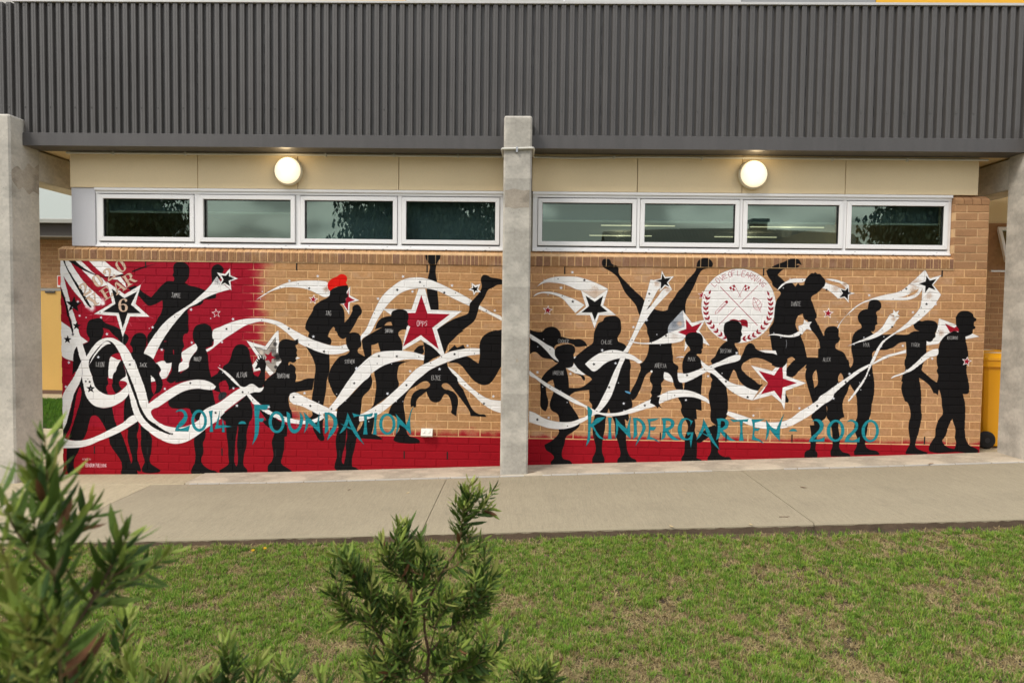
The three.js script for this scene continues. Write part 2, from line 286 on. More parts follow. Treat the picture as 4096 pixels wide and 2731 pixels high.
    // looping ribbons
    Wh('X', '85,265 210,350 325,440 400,640 395,560 350,260 285,60 270,-5 395,-5 490,300 525,440 590,645 680,715 785,795 640,855 690,1000 745,1175 960,860 1130,730 1290,690 1420,695 1570,760 1740,880 1850,1020 1960,1230 2110,1600 1800,1600 1690,1290 1610,1090 1480,880 1400,800 1280,770 1150,850 1000,1010 860,1200 785,1345 800,1410 830,1600 450,1600 600,1370 545,1130 495,915 430,1020 395,1300 90,1145', '805,1430 860,1330 1000,1120 1100,1000 1200,910 1300,860 1385,850 1340,805 1270,785 1200,810 1080,950 950,1120 850,1310');
    K('X', '225,-5 280,-5 300,120 340,260 385,440 395,540 370,570 350,520 335,450 300,300 260,120'); spray('X', 385, 600, 40, '#55545a', 0.3, 9);
    Wh('a', '335,20 345,210 365,330 400,470 440,535 500,590 560,616 640,625 740,605 860,545 925,490 960,428 940,315 850,405 770,448 700,453 640,440 570,400 510,330 480,215 438,85 440,-5 340,-5', '335,20 240,215 90,475 92,700 97,915 140,830 180,680 220,520 240,450 345,210', '95,1012 200,1045 340,1048 430,1030 560,980 700,910 860,830 1040,715 1050,720 1080,795 880,920 690,1010 560,1060 450,1110 340,1137 220,1148 97,1150');
    fill('a', '690,235 750,247 735,320 780,440 690,452 665,370 690,310', RED); fill('a', '830,280 925,290 935,310 870,375', RED);
    Wh('a', '840,268 880,235 912,212 905,100 900,60 1030,-10 1100,180 1170,370 1218,568 1350,470 1500,370 1650,295 1800,258 1900,255 1990,270 2060,310 2095,345 2080,375 2045,388 1950,378 1850,372 1750,385 1650,420 1500,510 1350,610 1252,665 1260,720 1310,780 1400,840 1500,870 1600,880 1700,865 1830,810 1950,720 2123,600 2200,540 2200,730 2123,790 2000,870 1900,950 1800,1020 1700,1070 1600,1092 1500,1085 1400,1050 1300,995 1200,920 1130,860 1078,795 1030,715 960,430 938,315 930,290');
    K('a', '885,20 920,100 1000,280 1070,480 1110,600 1160,700 1200,760 1280,820 1400,900 1480,945 1510,950 1505,975 1470,965 1380,930 1260,865 1170,780 1110,690 1050,520 990,360 930,180');
    // the large star and its lettering
    G('A', '665,405 905,578 1118,448 1045,702 1232,872 975,868 880,1138 796,858 497,836 742,690', WHITE); G('A', '735,505 900,630 1070,540 987,712 1118,825 940,825 880,1018 825,820 617,808 785,700', BLACK);
    line('A', '880,1138 880,1230', 1, '#cfcdca'); for (const s of ['720,858 655,915', '1055,870 1108,920', '815,945 790,985', '965,940 995,993', '1118,448 1170,380', '1140,730 1185,712', '445,852 480,842', '1232,872 1280,890', '640,380 670,440']) line('A', s, 0.9, 'rgba(235,215,215,.7)');
    serif('A', '6', 882, 722, 235, 0.0);
    for (const [ch, x, y] of [['2', 700, 850], ['0', 1035, 640], ['2', 1335, 462], ['0', 1642, 255], ['Y', 925, 1145], ['E', 1262, 962], ['A', 1590, 805], ['R', 1862, 600]]) serif('W', ch, x, y, /\d/.test(ch) ? 440 : 425, -0.56);
    star('A', 240, 712, 112, BLACK, 0.05); star('A', 277, 990, 58, BLACK, 0.1); star('A', 157, 1168, 56, BLACK, 0.05);
    // ribbon over the red fade, the girl with long hair, her hand, the grey star
    Wh('B', '95,1055 200,1000 330,945 480,905 640,890 780,895 900,915 1000,950 1100,1010 1250,1095 1400,1165 1520,1210 1650,1245 1780,1248 1840,1235 1890,1310 1800,1345 1700,1362 1600,1360 1480,1330 1350,1280 1200,1200 1100,1110 1000,1030 930,985 830,950 720,935 620,955 540,980 450,1030 350,1095 250,1160 150,1240 60,1310 20,1330 5,1300 60,1270 100,1245 110,1190 95,1150');
    K('A', '1795,1110 1800,1060 1840,990 1900,965 1970,965 2025,1000 2050,1060 2050,1130 2055,1150 2072,1180 2060,1195 2055,1215 2050,1240 2010,1260 1900,1260 1820,1210');
    G('Y', '30,210 520,355 800,-20 870,-60 888,250 870,552 945,740 940,770 880,840 820,945 730,1075 645,1130 525,975 400,980 205,1025 215,960 180,850 300,690 330,650', WHITE);
    G('Y', '235,365 555,460 790,125 800,530 900,560 940,640 935,740 805,770 805,960 775,1050 740,1050 545,850 530,800 500,640 420,620', '#a39b92');
    spray('Y', 840, 640, 140, '#1d1b1c', 1.4, 11); spray('Y', 720, 480, 120, '#4a4645', 0.5, 12); spray('Y', 780, 300, 70, '#4a4645', 0.5, 13); spray('Y', 420, 520, 80, '#cfc2b4', 0.5, 15); spray('Y', 800, 900, 60, '#3a3635', 0.5, 16);
    line('Y', '420,620 235,365 555,460 790,125 800,530', 1.6, '#161415'); G('Y', '685,490 690,605 800,655 690,690 680,800 610,720 510,730 560,650 500,545 600,580', RED);
    K('B', '235,1568 230,1530 300,1470 330,1410 355,1320 400,1250 440,1232 490,1232 540,1260 575,1320 585,1390 610,1480 625,1590 640,1622 690,1654 720,1597 780,1547 775,1722 750,1787 720,1857 705,1907 690,1917 670,1937 720,2017 700,2037 640,1977 610,1957 590,1997 615,2157 580,2237 270,2237 190,2187 250,2127 420,1997 540,1892 460,1800 215,1860 150,1857 90,1807 0,1837 0,1682 75,1665 150,1622 195,1560');
    Wh('b', '-60,257 0,264 60,285 110,315 137,345 120,375 85,388 0,384 -60,374');
    gap('b', '185,300 265,262 300,330 305,400 290,450 215,430 190,380'); gap('b', '90,385 205,425 172,480 185,540 140,575 110,470');
    K('b', '540,455 420,560 250,690 190,750 260,760 270,860 280,1000 295,1100 300,1250 305,1350 250,1400 180,1440 185,1465 540,1465 550,1445 500,1370 500,1270 540,1100 540,960 580,800 615,720 600,580 560,490');
    fill('b', '425,850 410,950 400,1000 385,1200 385,1350 410,1388 425,1330 415,1100 425,960 432,880', '#8e0d1f');
    fill('b', '170,480 190,430 240,415 272,425 275,465 210,520 180,528', '#2c2d31');
    fill('Y', '205,1030 390,1000 385,1060 340,1150 260,1120 215,1080', RED);
    K('Y', '290,720 345,770 300,670 290,650 365,705 375,690 335,580 350,570 410,670 420,660 405,585 430,590 470,700 480,690 475,640 500,630 515,720 545,840 525,960 505,1100 500,1290 380,1290 300,1200 340,1150 400,1000 395,950 360,910 310,940 245,940 310,830 300,760 275,735');
    // figure with spiked hair, behind it the one in the red cap
    Wh('B', '655,655 760,580 900,500 1000,450 1100,420 1250,400 1400,397 1520,402 1600,425 1640,580 1620,600 1560,615 1500,590 1400,540 1300,505 1200,490 1050,488 950,510 850,545 740,610'); spray('B', 1580, 510, 60, '#8d6f58', 0.35, 21);
    G('B', '1848,545 1895,465 1890,590 2015,657 1890,690 1882,850 1800,710 1755,703 1830,690 1838,620', WHITE); G('B', '1860,560 1872,515 1876,610 1955,655 1870,680 1865,790 1810,710 1830,690 1840,640', RED);
    K('B', '1635,530 1700,490 1780,465 1860,460 1868,510 1848,545 1865,610 1840,630 1830,690 1800,698 1755,705 1790,740 1815,800 1820,950 1880,880 1920,800 1930,740 1960,715 2000,715 2040,770 2045,820 2000,880 1960,960 1900,1060 1850,1130 1800,1160 1740,1120 1710,1060 1690,1055 1695,1025 1675,1000 1640,1040 1610,1100 1605,1130 1635,1150 1650,1190 1635,1240 1400,1165 1340,1130 1355,1080 1310,1030 1310,980 1340,900 1400,800 1420,740 1500,670 1620,600', '1310,1255 1340,1300 1390,1380 1430,1480 1440,1537 1425,1680 1410,1830 1395,1917 1400,1967 1540,2037 1560,1937 1580,1817 1590,1697 1620,1587 1625,1437 1620,1365 1480,1330');
    fill('B', '1605,430 1640,385 1730,340 1760,318 1810,318 1850,350 1850,400 1840,430 1865,460 1760,470 1690,490 1630,535 1605,500 1598,460', '#d81508');
    K('b', '1395,670 1400,720 1350,760 1400,790 1410,900 1450,980 1490,1040 1530,1055 1555,1040 1540,960 1535,880 1540,800 1550,760 1510,715');
    K('Y', '860,450 870,340 895,250 950,200 1020,172 1110,170 1190,190 1290,210 1350,165 1340,185 1395,155 1370,215 1395,215 1380,245 1400,250 1370,285 1390,300 1310,330 1330,400 1355,450 1340,530 1365,610 1330,630 1315,680 1330,700 1310,760 1250,785 1160,765 1125,810 1135,865 1175,815 1240,840 1290,880 1320,940 1305,1040 1330,1110 1310,1285 1290,1600 480,1600 500,1290 560,1220 730,1080 780,1040 820,940 880,840 945,765 945,720 900,640 870,560');
    G('Y', '1340,630 1450,662 1330,702 1315,680', WHITE);
    K('b', '760,345 720,420 690,480 670,500 720,570 830,580 830,640 980,720 1060,760 1140,760 1130,680 1100,600 1105,450 1180,420 1400,388 1425,238 1330,240 1230,275 1180,285 775,285', '700,640 800,780 750,800 830,880 890,890 900,960 870,1060 880,1150 890,1240 870,1320 820,1380 820,1460 1120,1465 1130,1445 1060,1400 995,1350 1010,1250 1030,1160 1035,1000 1065,995 1065,860 1040,830 980,800 830,700');
    Wh('b', '155,88 210,110 300,170 400,270 490,350 610,308 650,325 700,362 765,348 755,380 720,415 640,420 580,440 650,510 725,580 640,582 580,510 540,455 400,560 200,720 100,830 -60,930 -60,705 200,540 350,430 455,365 350,270 250,170');
    Wh('b', '705,640 800,640 900,690 1000,725 1100,755 1200,778 1300,785 1400,775 1480,740 1540,700 1560,755 1480,800 1400,825 1300,835 1200,832 1060,810 950,770 830,710', '1180,422 1300,480 1450,550 1600,620 1720,675 1720,720 1710,760 1580,690 1510,715 1400,670 1280,610 1110,540 1105,450 1130,430');
    // crouching girl, cartwheeling girl, leg on the pillar
    K('B', '1840,1180 1845,1130 1880,1090 1940,1075 2000,1090 2030,1130 2035,1200 2040,1230 2030,1265 2005,1280 1995,1330 2050,1370 2085,1390 2160,1420 2160,1460 2000,1637 1730,1937 1680,1877 1640,1787 1605,1687 1620,1597 1650,1527 1660,1510 1710,1440 1760,1390 1850,1360 1890,1320 1870,1290 1845,1230', '2123,1657 2060,1727 1850,1947 1740,2037 1720,2117 1715,2187 1740,2337 1720,2397 1705,2497 1710,2587 1720,2687 1690,2817 1690,2847 1720,2877 2000,2884 2005,2867 1960,2837 1920,2827 1920,2717 1950,2597 1980,2437 1985,2337 2000,2297 2020,2257 2030,2137 2040,2037 2060,1917 2150,1817 2183,1707 2160,1622');
    fill('b', '1850,890 1855,1000 1835,1100 1840,1200 1810,1360 1790,1340 1790,1250 1830,1100 1840,980', '#8e0d1f');
    K('C', '920,65 1118,66 1112,110 1080,155 1062,200 1052,290 1072,420 1078,560 1090,700 1092,780 985,780 965,700 945,600 935,510 945,400 965,300 975,190 950,150 925,110');
    Wh('C', '75,1120 130,1050 200,900 260,770 340,620 420,530 480,480 560,420 640,380 740,360 860,358 960,380 1080,425 1230,495 1400,580 1525,655 1650,735 1800,820 1925,888 1920,925 1780,850 1610,770 1490,728 1350,665 1200,590 1080,535 960,505 860,500 780,505 700,520 600,560 520,620 420,720 340,830 270,950 200,1080 165,1110 90,1165 78,1210');
    K('C', '1645,380 1660,340 1685,325 1740,335 1770,355 1860,370 1925,395 1930,450 1860,455 1800,490 1745,515 1690,620 1625,725 1600,820 1560,920 1480,990 1400,1050 1420,1055 1370,1085 1280,1170 1215,1240 1180,1335 1165,1355 1120,1200 1070,1035 1280,905 1400,860 1470,830 1490,790 1500,700 1550,640 1620,560 1655,480');
    G('C', '1522,425 1570,460 1640,440 1610,510 1645,550 1580,550 1552,592 1535,535 1478,517 1525,490', WHITE); G('C', '1540,460 1570,490 1610,475 1590,515 1610,535 1572,530 1555,560 1550,520 1510,510 1545,495', BLACK);
    G('C', '828,505 915,505 988,778 1400,797 1070,1035 1170,1360 1120,1380 860,1170 612,1315 640,1150 680,985 560,880 470,850 357,767 735,775', WHITE); G('C', '865,590 945,828 1240,837 1008,1015 1092,1295 860,1110 627,1258 720,1000 690,980 685,940 660,860 690,822 787,820', RED);
    K('C', '470,860 480,810 530,780 600,773 660,790 695,840 697,890 685,940 695,975 675,1000 668,1040 610,1042 565,1085 605,1180 617,1260 612,1320 335,1345 300,1212 245,1235 212,1240 212,1395 130,1400 110,1320 92,1240 90,1180 130,1135 190,1100 260,1060 360,1005 260,1035 290,950 330,900 400,870'); gap('C', '380,985 420,945 470,938 488,985 430,985');
    K('C', '890,1200 1000,1260 1120,1375 1000,1430 920,1500 890,1520 898,1440 905,1370 905,1270', '765,1325 790,1290 840,1250 905,1242 888,1270 900,1330 870,1360', '1200,1335 1300,1240 1335,1275 1415,1235 1440,1285 1300,1310');
    K('C', '1925,1032 1870,1050 1835,1048 1720,1090 1660,1145 1635,1200 1625,1290 1632,1370 1612,1482 1550,1440 1470,1390 1380,1400 1260,1445 1205,1480 1260,1472 1340,1478 1400,1520 1470,1610 1560,1710 1640,1755 1700,1762 1760,1742 1830,1657 1880,1567 1925,1490');
    K('c', '255,140 265,250 275,330 262,460 235,590 165,670 230,620 480,430 570,330 550,220 560,120 580,65 730,10 600,15 480,30 360,75', '480,585 440,680 430,715 500,725 545,760 560,850 580,900 530,975 500,1040 520,1060 840,1085 845,1060 800,1020 700,985 665,830 650,700 635,600 640,520 700,400 790,300 720,370 600,470', '60,820 160,770 250,740 240,850 215,960 300,990 350,1020 345,1038 200,1030 -20,1012 -20,985 60,900 110,800');
    K('c', '1200,30 1080,80 960,140 900,190 790,280 700,385 640,460 640,520 700,400 800,335 880,285 930,275 975,305 980,325 930,370 860,375 800,400 750,450 725,540 730,615 760,600 775,620 795,610 805,655 800,540 830,490 880,450 930,410 955,470 990,530 1050,552 1110,535 1150,470 1170,445 1210,455 1240,500 1260,580 1265,640 1255,685 1285,710 1325,735 1330,650 1345,560 1335,480 1290,420 1220,390 1180,385 1130,340 1140,315 1190,300 1230,320 1300,400 1370,490 1430,570 1490,660 1510,730 1600,735 1715,742 1700,715 1620,705 1560,670 1520,620 1480,540 1440,450 1410,380 1350,300 1340,240 1280,180 1215,90');
    Wh('C', '-20,1610 100,1470 180,1400 250,1352 350,1325 480,1315 620,1315 760,1332 908,1374 898,1442 780,1425 640,1432 560,1450 450,1480 360,1515 260,1578 200,1622 100,1717 -40,1850');
    Wh('b', '1610,630 1700,520 1780,400 1860,280 1960,150 2060,60 2140,-5 2160,190 2060,290 1960,390 1860,500 1750,600 1680,660');
    Wh('C', '1630,1285 1500,1280 1370,1298 1250,1325 1150,1365 1040,1432 880,1500 780,1567 640,1717 480,1867 330,1997 230,2057 110,2127 60,2150 55,2240 150,2215 300,2150 430,2057 560,1947 690,1827 790,1717 900,1627 960,1577 1080,1515 1200,1465 1330,1420 1480,1380 1630,1362');
    Wh('c', '1210,85 1260,110 1340,180 1420,260 1500,340 1600,420 1700,485 1780,515 1905,527 1908,692 1800,655 1720,610 1620,530 1540,450 1440,370 1340,270 1335,235 1280,180');
    // FOUNDATION 2014
    fill('a', '1572,682 1590,655 1630,643 1680,650 1715,690 1727,735 1715,790 1680,840 1640,870 1598,893 1640,895 1760,850 1738,930 1565,925 1580,870 1620,810 1665,760 1680,720 1665,685 1630,668', TEAL); oval('a', 1878, 790, 105, 147, 66, 110, TEAL);
    for (const s of ['45,668 97,655 88,760 103,937 53,938 68,800', '192,655 170,740 120,900 235,882 352,868 240,850 170,852 180,750', '225,758 245,850 255,940 213,940 222,850', '455,803 515,803 537,833 430,833', '637,582 840,582 800,645 715,640 700,760 770,760 745,805 705,800 700,920 680,1000 612,1110 640,980 648,800 640,680', '1060,670 1105,700 1110,800 1130,880 1165,905 1200,890 1230,830 1240,720 1232,675 1275,740 1272,820 1250,890 1200,945 1155,955 1110,925 1080,860 1068,760', '1285,675 1400,790 1455,850 1475,760 1493,680 1490,800 1505,960 1440,900 1350,820 1335,880 1290,957 1310,850 1305,760', '1560,682 1640,690 1700,730 1728,810 1715,880 1680,950 1590,1050 1630,930 1670,860 1675,800 1650,740 1600,705 1603,800 1600,930 1560,962 1565,800', '1858,683 1880,740 1830,900 1750,965 1800,870 1840,770', '1858,683 1905,780 1960,890 2080,1108 1960,980 1900,870 1865,760', '1760,823 1950,900 1940,920 1850,880']) fill('b', s, TEAL);
    oval('b', 932, 810, 107, 145, 66, 110, TEAL);
    for (const s of ['-38,690 30,710 100,715 235,690 210,735 130,730 0,740 -15,750', '115,720 155,725 150,850 163,970 103,972 118,850', '250,690 290,690 275,850 283,973 230,975 248,850', '525,695 620,800 665,850 700,760 730,660 765,605 725,720 722,850 733,980 650,890 580,840 560,920 530,975 548,850 545,760']) fill('c', s, TEAL);
    oval('c', 420, 835, 108, 142, 68, 110, TEAL);
    // scattered stars
    stars('A', SPECK, '292,673,20 222,750,10 315,857,20 400,880,12 597,880,20 1270,1008,22 1227,1022,9 673,1097,22 1390,1300,22 1783,1208,20 1773,777,22 2030,892,10 560,1398,22 175,1468,22'); stars('A', BLACK, '540,803,12 582,813,9 1558,870,9 1783,685,10 973,1495,18');
    stars('a', SPECK, '135,347,22 1430,375,20'); stars('a', BLACK, '397,277,16 448,283,20 425,247,8 460,372,55 1763,300,18 1525,963,18 2095,687,18'); stars('a', SPECK, '463,372,9');
    stars('B', SPECK, '362,902,22 70,892,10 218,1202,20 1470,340,22 1100,403,22 745,543,12 723,641,9 1413,1130,22 1977,1545,22'); stars('B', BLACK, '277,1030,18 737,917,9 1092,1027,18 1353,1234,9 1553,1325,20 1790,1270,9 978,492,9 1213,438,9 1358,498,18'); ringStar('B', 142, 825, 64, RED, -0.1); star('B', 142, 825, 46, RED, -0.1); ringStar('B', 1412, 645, 66, RED, 0.15);
    stars('b', SPECK, '366,367,20 413,594,22 830,612,22 190,70,9 226,164,9 1297,430,22 1717,443,10 1485,543,10 1835,533,9 1977,105,20'); stars('b', BLACK, '488,418,17 563,422,8 620,517,9 838,712,8 1155,483,17 1267,582,9 1373,597,18 1650,638,14 1947,302,18 1232,805,8 135,687,18 1550,725,8');
    stars('C', SPECK, '626,345,22 1266,463,22 750,541,22 300,634,22 1826,790,20 1470,1249,20'); stars('C', BLACK, '848,418,18 900,467,9 550,520,20 1165,557,20 1313,560,9 1715,793,10 253,826,8 310,1384,19 545,1388,18 833,1392,9 1300,1360,18 1560,1350,9 1130,1392,9');
    stars('c', SPECK, '720,145,22 1103,117,22 423,437,22 18,105,22 477,50,9 1807,473,22 537,538,13 177,800,11 625,538,9'); stars('c', BLACK, '287,45,9 988,37,9 670,327,18 1436,328,9 1612,441,9 1685,567,18 268,657,9');
    for (const [c, t, x, y, w, h] of [['A', 'JAMIE', 1580, 592, 125, 55], ['A', 'LEON', 583, 1490, 105, 62], ['A', 'JACK', 1148, 1502, 95, 48], ['A', 'BAILEY', 1862, 1420, 100, 50], ['b', 'ALISON', 478, 192, 140, 60], ['b', 'SEBASTIAN', 1018, 205, 165, 52], ['B', 'JAG', 1610, 825, 70, 56], ['B', 'STEVEN', 1885, 1455, 125, 50], ['C', 'SARIAH', 443, 1053, 108, 48], ['c', 'ELYCE', 1060, 232, 120, 58]]) word(c, t, x, y, w, h);
    word('C', 'OPPS', 875, 958, 135, 66, '#e2d4d4', 2.1); word('a', 'ARTWORK BY', 408, 1293, 118, 26, '#c9a9ac', 1.1); word('a', 'ENTHORUM PUBLISHING', 532, 1375, 290, 50, '#dcc9ca', 1.6);
  } else {
    // two ribbons and their black star
    Wh('D', '218,480 280,420 360,375 460,350 600,343 760,352 880,385 1020,440 1155,508 1100,525 760,520 640,470 540,440 420,425 320,430', '168,612 210,570 280,548 380,543 480,560 600,600 740,655 845,718 725,822 650,740 560,640 460,590 360,568 280,565 220,585'); fill('D', '800,525 1150,515 975,632', '#d8cdc6', false, 0.75); spray('D', 980, 520, 110, '#b08c70', 0.5, 31);
    G('D', '798,525 975,632 1155,508 1090,718 1258,848 1035,850 975,1025 915,850 725,845 862,738', WHITE); G('D', '858,595 978,675 1088,598 1053,725 1145,802 1018,818 978,920 940,815 802,815 905,730', BLACK); ringStar('D', 363, 787, 70, RED, 0.1);
    // figures beside the pillar
    K('D', '130,1040 290,1065 330,1025 420,1000 490,1030 530,1090 535,1128 700,1165 790,1165 850,1200 882,1255 840,1255 770,1265 720,1258 700,1235 480,1235 450,1270 460,1330 505,1460 480,1470 420,1430 300,1405 190,1330 130,1360');
    Wh('D', '130,1090 250,1165 350,1230 450,1295 460,1380 500,1430 510,1462 440,1420 330,1300 230,1210 130,1145');
    K('D', '965,1130 970,1080 1000,1000 1030,950 1080,930 1110,880 1180,863 1260,865 1310,910 1322,980 1320,1060 1275,1160 1290,1195 1350,1220 1400,1270 1415,1350 1440,1460 1450,1500 1440,1587 1440,1737 1440,1887 1465,1977 1470,2037 1420,2137 1425,2197 1410,2237 1370,2207 1385,2337 1390,2517 1410,2637 1450,2707 1520,2747 1520,2782 1275,2782 1275,2737 1310,2687 1290,2537 1245,2397 1240,2267 1215,2197 1180,2127 1160,2067 1145,2117 1120,2217 1110,2337 1080,2487 1075,2637 1105,2737 1100,2779 945,2779 945,2727 985,2637 990,2567 960,2437 950,2337 960,2237 975,2157 945,2077 940,2017 905,1967 910,1917 905,1827 930,1737 940,1687 860,1627 760,1547 705,1477 700,1437 720,1400 800,1330 880,1265 950,1215');
    K('D', '455,1320 465,1285 510,1252 700,1250 720,1290 715,1340 698,1365 712,1420 700,1465 690,1517 600,1540 630,1657 640,1797 800,1792 900,1727 940,1692 1000,1837 900,1827 650,1902 640,1977 700,2077 770,2197 780,2287 700,2367 605,2437 580,2537 548,2637 560,2717 660,2757 690,2809 405,2809 405,2767 445,2707 410,2657 340,2607 320,2542 430,2477 510,2377 505,2337 515,2237 495,2147 410,2087 390,2027 405,1947 435,1867 450,1787 430,1692 355,1737 345,1867 370,1977 355,2067 335,2104 300,2087 270,2047 265,1977 270,1857 265,1767 275,1697 300,1647 370,1567 440,1517 500,1467 505,1455 460,1380');
    Wh('d', '595,100 680,85 705,35 760,110 860,190 770,190 680,150'); K('d', '700,170 800,190 850,225 845,270 830,262 790,205');
    G('D', '715,1390 738,1388 712,1420 700,1405', WHITE);
    // girl with both arms up, her ribbons
    K('D', '1070,170 1085,125 1130,118 1170,125 1200,180 1280,220 1295,310 1400,430 1520,550 1620,650 1640,760 1690,720 1750,765 1800,785 1880,795 1950,765 1980,710 2010,690 2050,600 2140,500 2140,1000 1990,1200 1985,1280 2000,1380 2010,1490 2070,1525 2060,1590 2123,1737 2140,1860 2123,1827 2040,1807 2000,1707 1960,1657 1920,1607 1885,1592 1895,1637 1880,1697 1845,1747 1855,1807 1845,1857 1830,1917 1820,2007 1865,2069 1815,2042 1800,2067 1770,2032 1705,2007 1700,1947 1725,1897 1710,1857 1725,1817 1730,1757 1705,1717 1700,1657 1735,1587 1720,1577 1650,1627 1610,1717 1560,1847 1480,1957 1465,1957 1440,1887 1450,1847 1510,1737 1550,1637 1580,1537 1565,1490 1610,1460 1670,1350 1685,1260 1690,1150 1665,1080 1660,1010 1620,940 1560,840 1540,790 1520,730 1450,640 1380,560 1320,440 1280,360 1200,290 1150,260 1085,215');
    K('E', '-20,745 60,620 110,540 170,480 230,390 290,330 340,260 350,190 370,140 480,105 530,130 560,185 545,220 480,240 420,265 370,340 330,440 270,560 220,650 190,770 160,820 100,920 -20,1020', '20,1210 30,1370 50,1470 110,1525 92,1580 130,1707 160,1777 165,1822 80,1817 60,1747 0,1677 -30,1568 -30,1210');
    Wh('d', '1885,155 1940,170 1995,240 2005,292 1940,275 1885,245', '2065,165 2140,170 2140,290 2085,280'); star('d', 1720, 148, 16, WHITE, 0, 0.9); fill('d', '1370,402 1420,410 1450,425 1440,440 1390,425', '#62a5cf');
    Wh('D', '1705,385 1740,390 1830,420 1840,480 1800,530 1730,660 1700,710 1655,780 1700,740 1800,610 1900,500 1990,515 1870,640 1760,760 1680,870 1580,1020 1500,1170 1410,1340 1340,1330 1360,1310 1450,1150 1560,880 1620,690 1680,480'); spray('D', 1790, 440, 60, '#b89c88', 0.35, 33); spray('D', 1930, 520, 50, '#b89c88', 0.25, 34);
    G('D', '1855,265 1900,350 2015,342 1940,425 1992,518 1900,470 1825,548 1835,430 1740,392 1840,372', WHITE); G('D', '1862,310 1895,372 1975,360 1920,425 1955,480 1895,450 1840,510 1845,420 1775,398 1850,382', BLACK);
    Wh('D', '850,1487 950,1400 1080,1330 1200,1303 1300,1312 1400,1345 1480,1375 1560,1430 1605,1455 1565,1480 1480,1440 1400,1420 1310,1415 1200,1440 1100,1490 1020,1560 965,1585 900,1540', '1310,1400 1380,1400 1368,1437 1330,1517 1290,1637 1240,1787 1190,1917 1110,2037 1040,2112 1000,2137 930,2127 985,2082 1080,1917 1150,1777 1220,1607 1300,1437');
    Wh('d', '125,135 200,195 300,265 420,340 560,420 700,500 880,600 985,655 1040,680 1150,692 1280,685 1400,650 1500,610 1620,550 1700,515 1800,470 1950,405 2123,385 2150,387 2150,462 2000,500 1850,560 1760,605 1600,650 1450,695 1300,725 1150,735 1000,707 930,745 880,775 800,820 700,870 600,895 500,902 380,890 250,850 120,812 120,662 200,690 300,750 420,790 550,808 680,800 780,765 885,710 880,650 700,560 560,480 420,400 300,320 200,240 125,195');
    K('d', '1700,560 1770,595 1800,630 1815,605 1865,632 1820,570 1830,480 1725,470');
    Wh('D', '2140,780 2050,930 1960,1060 1880,1120 1800,1170 1700,1205 1600,1210 1480,1195 1385,1180 1500,1215 1650,1228 1850,1225 2000,1210 2140,1175');
    fill('E', '-20,1000 60,900 160,790 195,1000 100,1060 -20,1090', '#a9adb4'); Wh('E', '-20,1080 100,1085 195,1150 150,1190 -20,1218'); spray('E', 60, 970, 90, '#5d646e', 0.6, 35); spray('E', 130, 960, 50, '#c9a890', 0.4, 36); spray('E', 60, 1130, 80, '#c9b8ac', 0.35, 37);
    // crest
    {
      const c = pt('Z', 762, 800), R = 719 * 0.20408 * S / 363; g.beginPath(); g.arc(c[0], c[1], R, 0, 7); g.fillStyle = WHITE; g.fill(); g.strokeStyle = 'rgba(90,80,90,.6)'; g.lineWidth = 1; g.stroke();
      const CR = '#8f1023';
      for (const [ch, a] of [['L', -48.4], ['O', -39.5], ['V', -31.3], ['E', -24.7], ['O', -15.3], ['F', -8.9], ['L', 0.7], ['E', 8.7], ['A', 15.5], ['R', 22.9], ['N', 30.3], ['I', 36.7], ['N', 42.1], ['G', 49.6]]) word('Z', ch, 762 + 640 * Math.sin(a * Math.PI / 180), 800 - 640 * Math.cos(a * Math.PI / 180), ch === 'I' ? 60 : 62, 100, CR, 1.4, a * Math.PI / 180);
      line('Z', '405,428 1130,1178', 2.2, CR); line('Z', '1140,405 795,750', 1.7, CR); line('Z', '705,838 378,1165', 1.7, CR); line('Z', '675,383 808,628', 1.2, CR); line('Z', '892,385 762,630', 1.2, CR);
      const flag = (a, b2, c2, d2) => { const q = (u, v) => [lerp(lerp(a[0], b2[0], u), lerp(d2[0], c2[0], u), v), lerp(lerp(a[1], b2[1], u), lerp(d2[1], c2[1], u), v)].join(','); for (let i = 0; i < 3; i++) for (let j = 0; j < 2; j++) if ((i + j) % 2 === 0) G('Z', [q(i / 3, j / 2), q((i + 1) / 3, j / 2), q((i + 1) / 3, (j + 1) / 2), q(i / 3, (j + 1) / 2)].join(' '), CR); line('Z', [q(0, 0), q(1, 0), q(1, 1), q(0, 1), q(0, 0)].join(' '), 1, CR); };
      flag([578, 438], [675, 383], [722, 470], [630, 523]); flag([892, 385], [985, 430], [938, 518], [850, 470]);
      line('Z', '1055,640 1045,700 1045,780 1075,850 1120,880 1175,888 1205,820 1200,740 1160,690 1100,655 1055,640', 1.3, CR, true); line('Z', '1055,640 1195,918', 1.3, CR); for (const s of ['1100,735 1050,740', '1135,795 1050,785', '1160,850 1085,845', '1105,735 1140,690', '1140,795 1185,735', '1165,850 1200,815']) line('Z', s, 1.1, CR);
      line('Z', '490,720 310,910 300,955 350,940 530,757', 1.2, CR); line('Z', '500,760 345,915', 1, CR); line('Z', '520,745 365,905', 1, CR); fill('Z', '490,720 520,695 548,705 550,735 530,755', CR);
      const leafAt = (x, y, a, l = 92, w = 19) => { const ca = Math.cos(a), sa = Math.sin(a), q = (u, v) => `${x + ca * u - sa * v},${y + sa * u + ca * v}`; fill('Z', [q(0, 0), q(l * 0.4, w), q(l, 0), q(l * 0.4, -w)].join(' '), CR); };
      const sideL = [[140, 680], [118, 785], [120, 885], [128, 980], [165, 1075], [215, 1160], [275, 1240], [355, 1318], [435, 1385], [530, 1425]], sideR = [[1388, 705], [1400, 795], [1392, 890], [1378, 985], [1335, 1080], [1275, 1172], [1205, 1255], [1120, 1340], [1030, 1398], [935, 1432], [840, 1448]];
